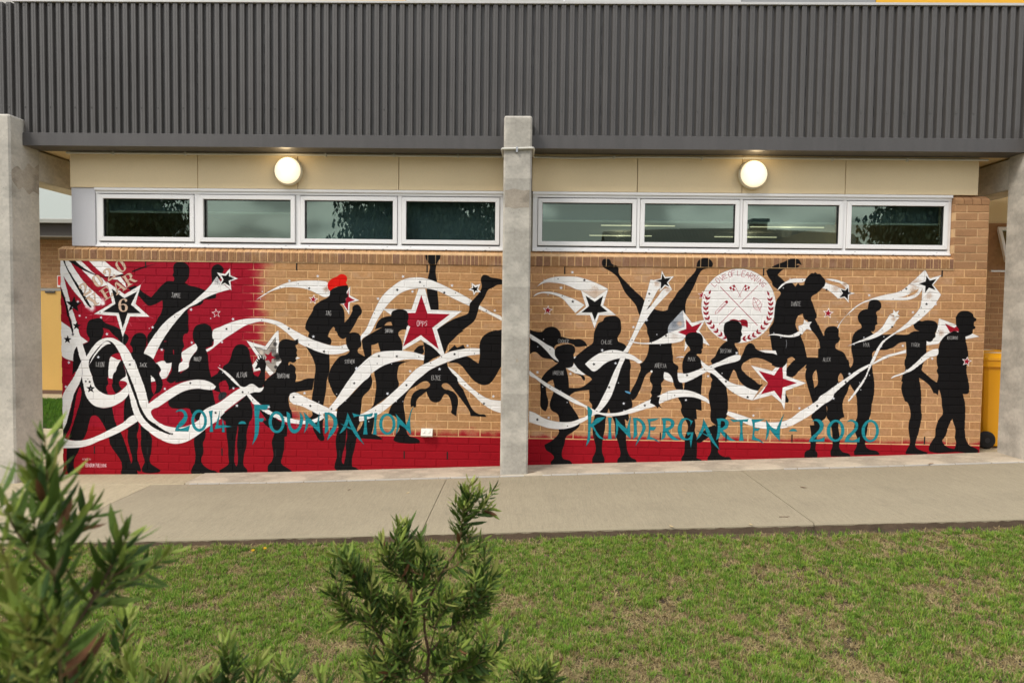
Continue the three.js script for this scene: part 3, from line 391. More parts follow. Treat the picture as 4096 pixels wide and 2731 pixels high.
      for (const sd of [sideL, sideR]) { sd.forEach(([x, y], i) => { const p = sd[i - 1] ?? (sd === sideL ? [165, 590] : [1370, 610]), a = Math.atan2(p[1] - y, p[0] - x); leafAt(x, y, a - 0.62); leafAt(x, y, a + 0.62); line('Z', `${x},${y} ${p[0]},${p[1]}`, 1, CR); }); }
      leafAt(178, 575, -1.15, 100, 20); leafAt(1362, 600, -1.95, 100, 20);
      fill('Z', '575,1085 640,1062 720,1070 770,1085 840,1065 925,1090 938,1225 900,1205 830,1190 800,1120 700,1100', CR); fill('Z', '828,1195 890,1200 930,1222 826,1220', WHITE);
    }
    star('E', 425, 592, 62, WHITE, 0.1); star('E', 422, 592, 46, RED, 0.1);
    { const c = pt('Z', 762, 800); g.save(); g.beginPath(); g.arc(c[0], c[1], 717 * 0.20408 * S / 363, -2.95, -2.55); g.lineWidth = 5; g.strokeStyle = WHITE; g.stroke(); g.restore(); }
    G('E', '165,780 288,948 470,905 385,1055 525,1250 300,1160 188,1328 205,1150 0,1075 190,1000', WHITE); G('E', '210,905 290,1000 420,948 345,1060 400,1150 290,1110 215,1140 205,1110 105,1073 215,1030', RED);
    // bending figure, the three in front of the crest
    K('E', '1260,270 1300,240 1380,195 1500,150 1560,120 1620,113 1680,125 1705,165 1720,195 1700,190 1670,180 1650,195 1695,205 1660,230 1600,232 1530,230 1460,270 1410,325 1460,370 1530,430 1600,430 1640,480 1680,430 1710,460 1760,450 1770,390 1810,340 1860,300 1880,306 1900,292 1930,312 1960,312 1980,330 2010,365 2030,390 2030,450 2000,490 1930,560 1850,620 1870,700 1900,790 1920,880 1900,900 1950,1000 2010,1130 2000,1290 1980,1285 1950,1180 1900,1100 1850,1040 1800,920 1760,900 1740,830 1680,860 1650,920 1650,1000 1700,1100 1750,1220 1780,1330 1785,1480 1700,1540 1640,1600 1535,1590 1590,1480 1640,1430 1600,1395 1540,1420 1530,1400 1525,1500 1500,1530 1430,1535 1340,1300 1320,1180 1300,1050 1300,1030 1350,950 1370,800 1380,720 1400,650 1450,560 1430,530 1340,450 1340,430 1290,350');
    K('E', '200,1150 215,1110 260,1080 340,1075 400,1095 430,1140 435,1200 432,1250 432,1280 415,1300 420,1320 405,1355 360,1355 350,1370 390,1410 412,1460 415,1568 425,1637 410,1837 418,2097 345,2082 355,2204 325,2212 335,2287 325,2357 350,2437 355,2607 350,2717 415,2737 405,2762 155,2762 150,2727 185,2657 195,2537 200,2437 230,2357 235,2287 205,2217 145,2097 155,2037 140,1987 110,1917 180,1822 190,1767 195,1687 165,1568 165,1480 190,1400 240,1330 265,1310 255,1270 215,1220');
    K('E', '705,1030 720,960 780,925 850,918 920,950 945,1000 935,1060 945,1110 930,1130 925,1190 905,1205 850,1215 850,1240 885,1300 900,1370 920,1430 960,1340 1000,1250 1045,1215 1090,1230 1130,1290 1160,1310 1250,1340 1350,1350 1405,1372 1440,1340 1530,1400 1525,1500 1500,1530 1430,1535 1330,1480 1200,1420 1100,1408 1000,1450 940,1510 950,1577 1000,1627 1100,1697 1180,1757 1220,1747 1150,1837 1000,1787 890,1667 860,1587 835,1560 800,1627 770,1707 740,1767 750,1857 760,1977 755,2117 730,2197 670,2217 665,2337 640,2447 640,2587 630,2637 700,2697 790,2712 815,2757 500,2757 492,2727 530,2657 540,2587 530,2487 545,2417 560,2337 610,2287 545,2237 530,2177 535,2077 520,1997 508,1877 540,1777 540,1727 555,1697 525,1632 560,1547 545,1470 535,1450 590,1390 640,1290 720,1205 750,1190 745,1150 710,1090', '600,2282 500,2317 450,2357 380,2437 310,2477 380,2517 430,2497 560,2377');
    K('e', '1640,-5 2140,-5 2140,360 2050,450 1950,520 1870,565 1850,500 1800,330 1770,200 1790,110 1770,100 1790,55 1690,140 1605,220 1530,205 1530,110 1570,60', '1920,640 1860,710 1850,745 1880,790 1890,850 1830,850 1850,1000 1840,1070 1830,1160 1770,1200 1760,1270 1925,1272 1930,1220 1905,1170 1915,1070 1930,960 1980,830 2000,775 2035,760 2045,590 2055,600 2060,750 2090,790 2140,830 2140,440 2000,570', '1510,400 1530,470 1555,530 1540,558 1510,550');
    gap('e', '1915,125 1930,200 1930,320 1890,365 1880,300 1870,190');
    G('E', '1155,1310 1250,1305 1385,1312 1405,1370 1350,1350 1250,1340', WHITE);
    Wh('E', '1400,530 1450,460 1520,410 1600,375 1700,370 1780,372 1760,410 1650,425 1560,430 1500,450 1440,500', '1265,1125 1320,1100 1400,1095 1500,1108 1580,1110 1650,1080 1690,1060 1680,990 1740,980 1750,1060 1740,1090 1680,1120 1600,1138 1500,1135 1400,1115 1320,1112'); G('E', '1755,905 1800,940 1858,935 1825,990 1855,1050 1790,1030 1740,1085 1735,1020 1680,990 1745,970', WHITE);
    Wh('e', '100,165 200,175 330,140 440,95 520,70 620,30 880,-70 930,-60 920,-10 880,15 700,60 565,110 480,155 390,200 300,250 130,288 110,260', '405,-5 480,60 560,100 660,190 760,270 880,320 960,330 1040,340 1160,400 1080,525 1000,505 880,455 780,390 690,300 560,180 490,150 415,60', '-30,405 80,388 190,388 300,410 400,450 510,525 518,572 430,525 330,490 230,480 120,485 -30,525'); Wh('E', '70,1415 100,1395 190,1387 180,1400 110,1402');
    K('e', '880,150 890,230 1000,350 1150,400 1220,310 1180,320 1100,260 1000,190 950,140');
    G('e', '1060,70 1340,140 1380,95 1440,95 1480,95 1530,10 1525,205 1785,300 1515,400 1510,550 1497,650 1460,560 1335,455 1080,525 1285,300 1215,250', WHITE); G('e', '1165,140 1365,200 1435,97 1475,95 1480,240 1660,298 1475,360 1460,520 1365,400 1190,445 1285,300', RED); fill('e', '1330,62 1430,95 1520,50 1525,-10 1400,-5', BLACK);
    // shooting stars at the end, the last four figures
    Wh('F', '70,378 150,375 250,395 340,430 385,460 340,500 280,440 180,410', '30,495 70,420 150,450 250,490 290,570 240,635 160,560 100,520'); spray('F', 210, 500, 70, '#b89c88', 0.45, 41); spray('F', 330, 450, 40, '#b89c88', 0.3, 42); G('F', '385,448 385,545 465,565 385,585 380,688 320,620 242,637 290,570 245,490 330,515', WHITE); G('F', '372,490 375,550 420,565 370,580 368,645 325,605 265,620 305,560 275,510 335,530', BLACK);
    K('E', '1860,300 1880,306 1900,292 1930,312 1960,312 1980,330 2010,365 2030,390 2030,450 2000,490 1900,500 1800,400');
    Wh('F', '1380,255 1180,440 1080,520 1000,555 870,580 700,625 560,680 450,750 350,850 280,930 240,990 215,1050 225,1055 260,980 330,880 420,800 520,720 640,670 800,655 960,655 1100,655 1200,640 1290,590 1345,500'); spray('F', 1260, 440, 90, '#b08c70', 0.7, 43); spray('F', 1230, 540, 70, '#b08c70', 0.7, 44); gap('F', '1300,500 1200,560 1100,605 1020,618 1150,612 1260,560');
    K('F', '-20,960 40,1120 62,1115 65,1060 100,1010 160,995 220,1005 248,1050 250,1130 265,1150 250,1200 215,1225 205,1265 225,1295 300,1330 335,1370 365,1450 390,1530 405,1545 400,1590 -20,1590 -20,1290 10,1280');
    K('F', '640,700 660,665 720,648 780,665 805,710 795,770 740,815 755,870 750,930 760,970 730,985 725,1030 705,1060 670,1058 700,1090 830,1105 950,1100 1060,1105 1160,1100 1210,1070 1240,1060 1310,1060 1250,1030 1230,980 1240,940 1290,920 1340,930 1380,920 1440,918 1510,935 1545,985 1530,1040 1510,1100 1515,1130 1490,1150 1460,1195 1400,1185 1395,1240 1395,1330 1375,1410 1350,1500 1330,1568 1330,1620 1110,1620 1120,1500 1115,1450 1130,1400 1135,1300 1130,1200 1050,1210 960,1270 880,1300 760,1310 700,1330 690,1400 680,1480 690,1600 400,1568 440,1450 430,1380 415,1300 420,1200 440,1110 490,1050 550,1010 545,980 510,930 500,870 520,820 570,780 630,770');
    K('f', '430,60 440,-5 690,-5 690,110 715,300 710,450 680,600 670,700 640,800 620,930 605,1010 605,1130 640,1160 770,1205 775,1235 455,1240 450,1200 480,1130 490,1020 460,930 455,850 490,740 490,600 475,450 430,370 395,315 360,420 310,520 300,620 325,745 270,770 265,1070 255,1130 290,1190 395,1235 400,1260 150,1258 140,1210 165,1130 170,1070 130,800 95,745 90,600 75,590 70,760 -20,805 -20,-5 375,-5 400,90'); gap('f', '275,165 300,200 305,260 245,290 250,200'); gap('f', '385,40 400,100 430,60 435,10 410,40');
    G('F', '1560,890 1785,975 1830,1000 2000,1090 2090,1130 1905,1165 1905,1120 1700,1080 1600,1170 1555,1225 1395,1245 1400,1190 1500,1150 1545,1000', WHITE); G('F', '1640,960 1760,1015 1800,990 1850,1070 1760,1055 1705,1075', RED);
    K('F', '1780,920 1790,860 1830,810 1890,795 1960,805 2005,840 2025,880 2048,895 2045,925 2025,935 2020,985 2035,1000 2030,1025 2005,1040 1995,1090 1960,1110 1905,1130 1915,1200 1935,1290 1945,1400 1930,1480 1915,1590 1565,1590 1530,1450 1555,1290 1580,1200 1640,1120 1710,1080 1760,1055 1810,1075 1820,1040 1790,990', '1290,920 1240,940 1230,980 1250,1030 1310,1060 1400,1185 1460,1195 1490,1150 1515,1130 1510,1100 1530,1040 1545,985 1510,935 1440,918 1380,920 1340,930');
    K('f', '1115,-5 1110,50 1120,130 1090,180 1070,280 1085,285 1070,340 1075,420 1100,490 1120,540 1140,545 1180,640 1190,720 1165,830 1165,930 1180,1030 1180,1090 1130,1190 1125,1225 1320,1230 1410,1225 1410,1205 1330,1180 1260,1140 1255,1080 1290,960 1320,830 1335,720 1325,640 1330,480 1320,350 1310,290 1300,230 1380,280 1450,350 1490,435 1500,430 1545,460 1555,390 1565,390 1590,480 1600,600 1610,700 1560,770 1520,880 1510,1000 1480,1040 1430,1180 1440,1190 1800,1196 2070,1200 2080,1180 2040,1150 1960,1110 1920,1050 1900,950 1905,700 1900,550 1870,440 1940,435 1955,400 1945,270 1925,180 1915,60 1920,-5 1545,-5 1565,70 1530,140 1550,190 1535,290 1480,260 1400,190 1330,120 1345,50 1390,-5');
    gap('f', '1735,765 1690,850 1640,1000 1605,1050 1620,1090 1680,1140 1760,1160 1785,1090 1770,1010 1775,900 1750,820');
    Wh('F', '1430,545 1588,580 1490,740 1400,830 1300,920 1160,1010 1030,1075 920,1140 850,1200 790,1290 720,1440 690,1490 655,1557 600,1687 480,1867 385,1977 370,1967 500,1787 600,1637 650,1500 700,1390 760,1270 820,1190 900,1130 1000,1060 1130,960 1200,890 1310,750 1340,640'); spray('F', 1430, 600, 70, '#b89c88', 0.4, 45);
    G('F', '1380,252 1440,370 1597,325 1487,455 1588,578 1440,540 1335,650 1345,500 1180,440 1365,400', WHITE); G('F', '1398,340 1440,400 1527,378 1470,450 1515,520 1430,490 1378,560 1385,470 1300,437 1385,410', BLACK);
    Wh('F', '1130,1298 1000,1340 880,1370 780,1420 700,1470 600,1510 500,1562 380,1647 250,1737 100,1847 -20,1945 -20,2080 180,1887 300,1777 440,1662 560,1577 650,1522 780,1455 880,1410 1000,1370 1130,1345');
    Wh('e', '2140,355 2000,470 1850,580 1700,670 1560,770 1440,805 1300,810 1150,790 1000,740 880,700 760,665 740,710 950,810 1100,870 1280,900 1440,895 1560,870 1700,800 1850,710 2000,590 2140,480');
    Wh('F', '915,845 870,920 830,990 760,1060 680,1110 600,1150 480,1200 360,1255 400,1245 500,1210 620,1180 740,1140 850,1080 920,1030 980,970 1000,930 1045,880 985,870'); spray('F', 970, 900, 45, '#b89c88', 0.3, 47); G('F', '965,775 995,810 1042,785 1020,835 1050,865 1000,865 985,895 970,850 915,840 960,820', WHITE);
    Wh('F', '1553,1285 1450,1310 1360,1370 1300,1430 1180,1537 1080,1602 940,1662 930,1685 950,1672 1080,1627 1200,1577 1300,1507 1390,1437 1450,1400 1545,1365'); spray('F', 1590, 1080, 60, '#b89c88', 0.35, 48);
    ringStar('F', 110, 825, 74, RED, 0.1); ringStar('F', 1925, 1455, 70, RED, 0.15);
    // KINDERGARTEN 2020
    for (const s of ['882,600 940,655 933,740 930,840 1000,760 1118,745 1040,810 965,855 1010,940 1070,1010 1130,1032 1060,1030 1000,980 950,890 925,870 920,960 915,1040 862,1128 885,1000 890,800', '1150,750 1200,750 1190,880 1200,1032 1148,1032 1160,880', '1248,745 1330,840 1400,895 1425,800 1452,722 1440,850 1450,1032 1370,950 1285,860 1275,960 1242,1032 1255,900', '1478,755 1550,758 1610,800 1643,865 1630,930 1590,1000 1508,1125 1550,1010 1590,930 1600,870 1570,810 1525,785 1528,900 1530,980 1480,1032 1490,900', '1665,770 1820,758 1760,790 1705,800 1705,870 1780,872 1750,915 1705,912 1700,1000 1770,1030 1838,1082 1740,1040 1655,1035 1680,960 1680,820', '1850,760 1950,758 2010,790 2020,840 1990,890 1940,915 1980,970 2030,1010 2095,1045 2010,1042 1940,990 1905,930 1895,1010 1848,1042 1870,900 1865,800']) fill('d', s, TEAL);
    gap('d', '1910,790 1960,800 1975,835 1950,870 1905,885');
    for (const s of ['300,795 270,780 220,757 160,765 120,830 103,890 115,970 150,1030 210,1045 260,1040 275,1150 290,1060 310,940 215,940 235,985 275,960 260,1005 220,1025 180,1000 158,930 160,860 190,790 230,775 265,800 268,865', '440,765 460,830 410,980 345,1045 380,960 420,870', '440,765 500,880 560,1010 658,1180 560,1080 490,970 450,860', '345,912 510,985 500,1000 430,960', '610,765 700,762 760,790 770,835 745,890 690,915 750,970 800,1020 870,1053 780,1048 700,990 660,930 645,1010 605,1045 625,900 622,800', '790,770 850,780 1030,768 1015,805 960,800 880,800 830,805', '915,800 955,800 950,920 967,1055 905,1055 922,920', '1068,773 1240,770 1170,800 1110,815 1110,890 1180,890 1155,922 1110,920 1112,1000 1180,1040 1232,1090 1150,1055 1072,1040 1085,950 1085,850', '1255,775 1340,880 1395,905 1440,800 1495,700 1450,850 1440,920 1440,1055 1360,970 1305,900 1290,980 1252,1055 1268,900', '1590,902 1640,902 1668,928 1558,928', '1860,800 1890,775 1945,772 1995,805 2012,870 1985,930 1940,980 1885,1030 1950,1035 2025,1000 2022,1065 1815,1065 1850,1005 1920,940 1960,880 1945,820 1910,795']) fill('e', s, TEAL);
    fill('e', '668,795 710,800 722,840 700,872 662,885', BLACK);
    oval('f', 208, 922, 115, 145, 70, 115, TEAL); fill('f', '355,805 390,782 450,785 500,825 505,875 480,925 420,990 380,1040 440,1048 525,1000 520,1072 325,1070 350,1000 420,930 465,870 450,820 415,800', TEAL); oval('f', 662, 925, 113, 147, 72, 118, TEAL);
    // scattered stars
    stars('D', SPECK, '685,290,22 537,493,24 315,388,10 367,582,10 1655,914,22 1483,1006,20 1075,1308,22 308,1164,9 232,1262,9 1790,1102,10 1835,1240,9 1250,1478,20'); stars('D', BLACK, '498,377,9 842,393,20 553,597,9 690,672,20 1690,570,18 1687,662,9 1910,1118,18 1466,1174,10 1718,1207,9 392,1295,8 1210,1325,8 967,1490,20');
    stars('d', SPECK, '228,158,22 660,178,22 297,349,10 533,400,10 616,552,10 1357,566,20 1288,297,10 1360,657,10 375,750,20'); stars('d', BLACK, '733,137,9 393,349,9 1165,355,19 1633,592,18 227,776,20 622,860,9 2023,460,8 1005,665,8');
    stars('E', SPECK, '1483,495,10 1573,373,10 875,1345,22 1451,1140,10 1360,1083,10 133,1417,8'); stars('E', BLACK, '1736,392,8 1620,1113,8 1710,1105,17');
    stars('e', SPECK, '501,209,20 683,172,10 210,522,18 1093,724,20 1695,628,20'); stars('e', BLACK, '225,197,18 733,277,18 827,424,9 1018,483,20 1520,840,9 1812,621,9 1927,597,18 63,459,8 452,120,8 540,88,8');
    stars('F', SPECK, '647,590,20 1516,706,20 1220,812,20 1087,1249,20 1473,1416,20 390,847,9 234,938,9 579,1140,11 450,1234,10 840,1132,10 812,1260,9'); stars('F', BLACK, '90,520,17 188,407,6 960,637,7 1072,532,7 1132,505,17 1397,706,18 1328,750,8 1373,800,8 1298,847,8 947,1003,18 817,1047,7 1558,1056,7 885,1408,7 1332,1428,7 337,824,7 643,1513,7');
    stars('f', SPECK, '390,180,20 180,500,20 233,308,9 652,198,9 523,294,9 538,387,9 1130,127,9 1060,218,9'); stars('f', BLACK, '340,287,19 600,222,7 642,75,7');
    line('E', '1522,1175 1528,1215 1520,1280', 2.5, '#77787c'); for (const [c, t, x, y, w, h] of [['D', 'COOPER', 568, 1192, 140, 50], ['D', 'CHLOE', 1133, 1200, 140, 50], ['D', 'ANEESA', 1838, 1507, 150, 50], ['d', 'HARRISON', 500, 167, 140, 52], ['E', 'MAX', 285, 1420, 90, 52], ['E', 'TRISTAN', 730, 1315, 150, 50], ['E', 'DANTE', 1650, 705, 120, 54], ['E', 'ALEX', 2053, 1428, 95, 48], ['F', 'HYA', 612, 1240, 75, 52], ['F', 'TIGER', 1255, 1238, 115, 46], ['F', 'RICCARDO', 1740, 1147, 135, 40]]) word(c, t, x, y, w, h, '#b9b7b5');
  }
  // 3. the paint has the grain of the wall: fine mottling and a few scuffs
  {
    const img = g.getImageData(0, 0, TW, TH), d = img.data;
    for (let j = 0; j < TH; j++) for (let i = 0; i < TW; i++) { const o = (j * TW + i) * 4, n = 1 + 0.05 * (hash(i, j, 3) - 0.5) + 0.06 * (fbm(i / 19, j / 19, 6, 3) - 0.5); for (let q = 0; q < 3; q++) d[o + q] = clamp(d[o + q] * n, 0, 255); }
    g.putImageData(img, 0, 0);
  }
  const t = new THREE.CanvasTexture(cv); t.colorSpace = THREE.SRGBColorSpace; t.anisotropy = 8;
  return t;
}

// ---------------------------------------------------------------- ground heights: the path is a ramp that climbs along the wall
const RAMP = [[-30, -0.16], [-5.16, -0.155], [-3.92, -0.13], [-2.619, -0.088], [-0.257, 0.015], [0.075, 0.032], [1.759, 0.104], [3.395, 0.175], [4.977, 0.25], [7.5, 0.35], [30, 0.4]];
function ground(x) { for (let i = 1; i < RAMP.length; i++) if (x <= RAMP[i][0]) { const a = RAMP[i - 1], b = RAMP[i]; return lerp(a[1], b[1], (x - a[0]) / (b[0] - a[0])); } return 0.4; }

// ---------------------------------------------------------------- materials
const concreteTex = texture(512, 512, (u, v, i, j) => {
  const n = fbm(u * 6, v * 6, 11, 5, 6), m = fbm(u * 48, v * 48, 12, 2, 48), pit = hash(i >> 1, j >> 1, 4) < 0.006 ? -0.16 : 0, st = smooth(0.55, 0.72, fbm(u * 3, v * 5, 19, 4, 3)) * 0.09;
  const c = 0.83 + 0.13 * (n - 0.5) + 0.09 * (m - 0.5) + pit * 1.3 - st * 0.9; return [c * 1.0, c * 0.978, c * 0.925];
});
const pillarMat = std(rgb(228, 226, 224), 0.85, { map: rep(concreteTex, 0.9, 0.9), bumpMap: rep(concreteTex, 0.9, 0.9), bumpScale: 0.004 });
// broom-finished path: streaks run across the walking direction
const broomTex = texture(1024, 512, (u, v, i, j) => {
  const s = vnoise(u * 512, v * 40, 21, 0) * 0.55 + vnoise(u * 330, v * 14, 22) * 0.45, n = fbm(u * 5, v * 5, 23, 5, 5), d = smooth(0.6, 0.85, fbm(u * 11, v * 4, 25, 4)) * 0.07;
  const c = 0.7 + 0.08 * (s - 0.5) + 0.05 * (n - 0.5) + 0.12 * (hash(i, j, 6) - 0.5) - d * 0.45 - (hash(i >> 1, j >> 1, 66) < 0.0012 ? 0.2 : 0); return [c, c * 0.938, c * 0.8];
});
const pathMat = std(rgb(219, 216, 211), 0.92, { map: rep(broomTex, 1 / 3.05, 1 / 1.78), bumpMap: rep(broomTex, 1 / 3.05, 1 / 1.78), bumpScale: 0.0025 });
const slabMat = std(rgb(252, 247, 238), 0.92, { map: rep(broomTex, 0.21, 0.37), bumpMap: rep(grain, 3, 3), bumpScale: 0.0015 });
const apronMat = std(rgb(226, 214, 198), 0.95, { map: rep(concreteTex, 1.2, 1.2), bumpMap: rep(grain, 4, 4), bumpScale: 0.002 });
const caulkMat = std(rgb(208, 202, 194), 0.8, { bumpMap: rep(grain, 9, 9), bumpScale: 0.004 });
const dustTex = texture(512, 256, (u, v, i, j) => { const k = 0.93 + 0.1 * (fbm(u * 90, v * 3, 33, 3, 0) - 0.5) + 0.08 * (fbm(u * 7, v * 5, 34, 4) - 0.5) + 0.04 * (hash(i, j, 35) - 0.5); return [k * 1.01, k, k * 0.985]; });
const steel = new THREE.MeshPhysicalMaterial({ color: rgb(88, 86, 85), roughness: 0.5, map: rep(dustTex, 0.31, 0.6), clearcoat: 0.15, clearcoatRoughness: 0.5, bumpMap: rep(grain, 2, 2), bumpScale: 0.0003 });
const fasciaMat = new THREE.MeshPhysicalMaterial({ color: rgb(85, 83, 83), roughness: 0.48, map: rep(dustTex, 0.2, 0.3), clearcoat: 0.15, clearcoatRoughness: 0.5, bumpMap: rep(grain, 0.7, 0.7), bumpScale: 0.0006 });
const capMat = std(rgb(196, 194, 190), 0.45, { metalness: 0.25 });
const creamTex = texture(256, 256, (u, v, i, j) => { const n = 0.97 + 0.05 * (fbm(u * 4, v * 4, 31, 4, 4) - 0.5) + 0.02 * (hash(i, j, 8) - 0.5); return [n, n, n]; });
const cream = std(rgb(240, 218, 176), 0.75, { map: rep(creamTex, 0.7, 0.7), bumpMap: rep(grain, 3, 3), bumpScale: 0.0005 });
const frameMat = new THREE.MeshPhysicalMaterial({ color: rgb(238, 237, 236), roughness: 0.38, clearcoat: 0.25, clearcoatRoughness: 0.35, bumpMap: rep(grain, 1, 1), bumpScale: 0.0002 });
const sealMat = std(rgb(26, 26, 27), 0.7);
const whitePanel = std(rgb(206, 206, 210), 0.6, { map: rep(creamTex, 0.7, 0.7) });
const conduitMat = std(rgb(206, 203, 192), 0.55);
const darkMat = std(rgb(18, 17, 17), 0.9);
const tinMat = std(rgb(180, 182, 184), 0.35, { metalness: 0.8 });

const plainBrickTex = texture(256, 256, (u, v, i, j) => { const n = fbm(u * 10, v * 10, 81, 4, 10), m = hash(i, j, 82), c = 0.93 + 0.16 * (n - 0.5) + 0.09 * (m - 0.5); return [c, c, c]; });
const farBrick = [[180, 136, 95], [173, 129, 90], [186, 142, 101]].map((c) => std(rgb(...c), 0.9, { map: rep(plainBrickTex, 3, 3) })), farMortar = std(rgb(220, 182, 136), 0.95, { map: rep(plainBrickTex, 2, 2) });

// ---------------------------------------------------------------- brick geometry
function flat(tris, uvOf) {   // triangles as [p, p, p], flat normals
  const pos = [], uv = [];
  for (const t of tris) for (const p of t) { pos.push(...p); uv.push(...uvOf(p)); }
  const g = new THREE.BufferGeometry(); g.setAttribute('position', new THREE.Float32BufferAttribute(pos, 3)); g.setAttribute('uv', new THREE.Float32BufferAttribute(uv, 2)); g.computeVertexNormals();
  return g;
}
const quad = (a, b, c, d) => [[a, b, c], [a, c, d]];
// a brick seen from the front: corners in the wall plane, proud face at z, chamfered arrises, sides running back
function brickGeo(x0, x1, y00, y10, y01, y11, z, uvOf, c = 0.0035, back = -0.07) {
  const o = [[x0, y00], [x1, y10], [x1, y11], [x0, y01]], q = [[x0 + c, y00 + c], [x1 - c, y10 + c], [x1 - c, y11 - c], [x0 + c, y01 - c]];
  const tris = [...quad(...q.map((p) => [...p, z]))];
  for (let i = 0; i < 4; i++) {
    const j = (i + 1) % 4, A = [...o[i], z - c], B = [...o[j], z - c];
    tris.push(...quad(A, B, [...q[j], z], [...q[i], z]), ...quad([...o[i], back], [...o[j], back], B, A));
  }
  return flat(tris, uvOf);
}
function extrudeX(profile, x0, x1, uvOf = ([x, y, z]) => [x, y + z]) {   // profile [[z, y]...] anticlockwise seen from +x
  const n = profile.length, tris = [], P = (i, x) => [x, profile[i][1], profile[i][0]];
  for (let i = 0; i < n; i++) { const j = (i + 1) % n; tris.push(...quad(P(i, x0), P(i, x1), P(j, x1), P(j, x0))); }
  for (let i = 1; i < n - 1; i++) { tris.push([P(0, x1), P(i, x1), P(i + 1, x1)], [P(0, x0), P(i + 1, x0), P(i, x0)]); }
  return flat(tris, uvOf);
}

// ---------------------------------------------------------------- the two painted brick bays
const wallInfo = [
  ['mural_wall', 'brick wall painted with silhouettes, a red end and teal word FOUNDATION'],
  ['mural_wall', 'brick wall painted with silhouettes, a white round crest and teal word KINDERGARTEN'],
];
for (const bi of [0, 1]) {
  const b = BAY[bi], tex = paintBay(bi), X0 = paintX0[bi];
  const uvOf = (p) => [(p[0] - X0) / TEXW, (p[1] - TEXY) / TEXH];
  const mat = new THREE.MeshPhysicalMaterial({ roughness: 0.78, specularIntensity: 0.35, map: tex, bumpMap: rep(grain, 12, 7), bumpScale: 0.0012 });
  const wall = thing(wallInfo[bi][0], wallInfo[bi][1], 'wall', [(b.x0 + b.x1) / 2, 0, 0], 'painted brick bays of the classroom');
  const ox = (b.x0 + b.x1) / 2, R = rng(100 + bi), bricks = [], pier = [], J = JOINT / 2;
  const put = (name, geo, m = mat) => { geo.translate(-ox, 0, 0); return part(name, geo, m, wall); };
  const weeps = [];
  const addBrick = (xa, xb, k) => {
    const y00 = rowY(b, k + 1, xa) + J, y10 = rowY(b, k + 1, xb) + J, y01 = rowY(b, k, xa) - J, y11 = rowY(b, k, xb) - J;
    if (y01 < ground((xa + xb) / 2) - 0.03) return;
    const z = 0.0012 * (R() - 0.5) * 2, t = 0.0012;
    (k < 0 ? pier : bricks).push([brickGeo(xa, xb, y00 + t * (R() - 0.5), y10 + t * (R() - 0.5), y01 + t * (R() - 0.5), y11 + t * (R() - 0.5), z, uvOf), Math.hypot((xa + xb) / 2, (y00 + y01) / 2 - 1.7) - ((xb - xa) > 0.2 ? 0 : -9)]);
  };
  const kTop = bi === 0 ? 0 : -8;
  for (let k = kTop; k < b.kmax; k++) {
    const off = mod(k, 2) ? 0.12 : 0, from = k < 0 ? 4.622 : b.x0;
    for (let i = -4; i < 24; i++) {
      const xa = Math.max(from, b.j0 + 0.24 * i - off + J), xb = Math.min(b.x1, b.j0 + 0.24 * (i + 1) - off - J);
      if (xb - xa > 0.02) addBrick(xa, xb, k);
    }
  }
  bricks.sort((p, q) => p[1] - q[1]);
  const rest = bricks.splice(300).map((q) => q[0]);
  for (const [g] of bricks) put('brick', g);
  pier.forEach(([g], i) => put('pier_brick', g, farBrick[Math.floor(hash(i, 3, 7) * 3)]));
  if (rest.length) put('further_bricks', mergeGeometries(rest)).userData.kind = 'stuff';
  // mortar bed behind the faces, solid near-black strips paint in the shade of open weep slots
  const mort = [[b.x0 + 0.004, b.x1, -0.3, 2.29]]; if (bi) put('pier_mortar', box(4.625, b.x1 - 0.002, 2.291, 2.945, -0.11, -0.0045, 0), farMortar);
  put('mortar', mergeGeometries(mort.map(([xa, xb, ya, yb]) => flat([...quad([xa, ya, -0.0045], [xb, ya, -0.0045], [xb, yb, -0.0045], [xa, yb, -0.0045]), ...quad([xb, ya, -0.0045], [xb, ya, -0.11], [xb, yb, -0.11], [xb, yb, -0.0045]), ...quad([xa, ya, -0.11], [xa, ya, -0.0045], [xa, yb, -0.0045], [xa, yb, -0.11]), ...quad([xb, ya, -0.11], [xa, ya, -0.11], [xa, yb, -0.11], [xb, yb, -0.11]), ...quad([xa, yb, -0.0045], [xb, yb, -0.0045], [xb, yb, -0.11], [xa, yb, -0.11])], uvOf))));
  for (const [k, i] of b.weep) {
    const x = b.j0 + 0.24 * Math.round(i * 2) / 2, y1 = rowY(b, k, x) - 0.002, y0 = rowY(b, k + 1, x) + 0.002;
    put('dark_weep_strip', box(x - 0.0068, x + 0.0068, y0, y1, -0.02, 0.0006, 0), darkMat);
  }
  // sill: bricks on edge with rounded, sloping tops
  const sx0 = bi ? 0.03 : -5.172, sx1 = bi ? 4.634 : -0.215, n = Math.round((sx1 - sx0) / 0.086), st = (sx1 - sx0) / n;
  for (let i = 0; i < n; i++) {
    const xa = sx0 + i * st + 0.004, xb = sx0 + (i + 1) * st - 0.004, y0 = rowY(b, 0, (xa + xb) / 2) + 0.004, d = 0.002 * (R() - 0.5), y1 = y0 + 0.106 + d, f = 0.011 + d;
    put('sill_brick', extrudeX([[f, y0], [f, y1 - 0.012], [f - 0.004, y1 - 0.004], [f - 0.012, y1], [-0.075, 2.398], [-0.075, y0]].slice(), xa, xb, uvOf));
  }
  put('sill_mortar', extrudeX([[0.006, 2.235], [0.006, 2.344], [-0.004, 2.352], [-0.076, 2.388], [-0.076, 2.235]], sx0 + 0.006, sx1 - 0.002), farMortar);
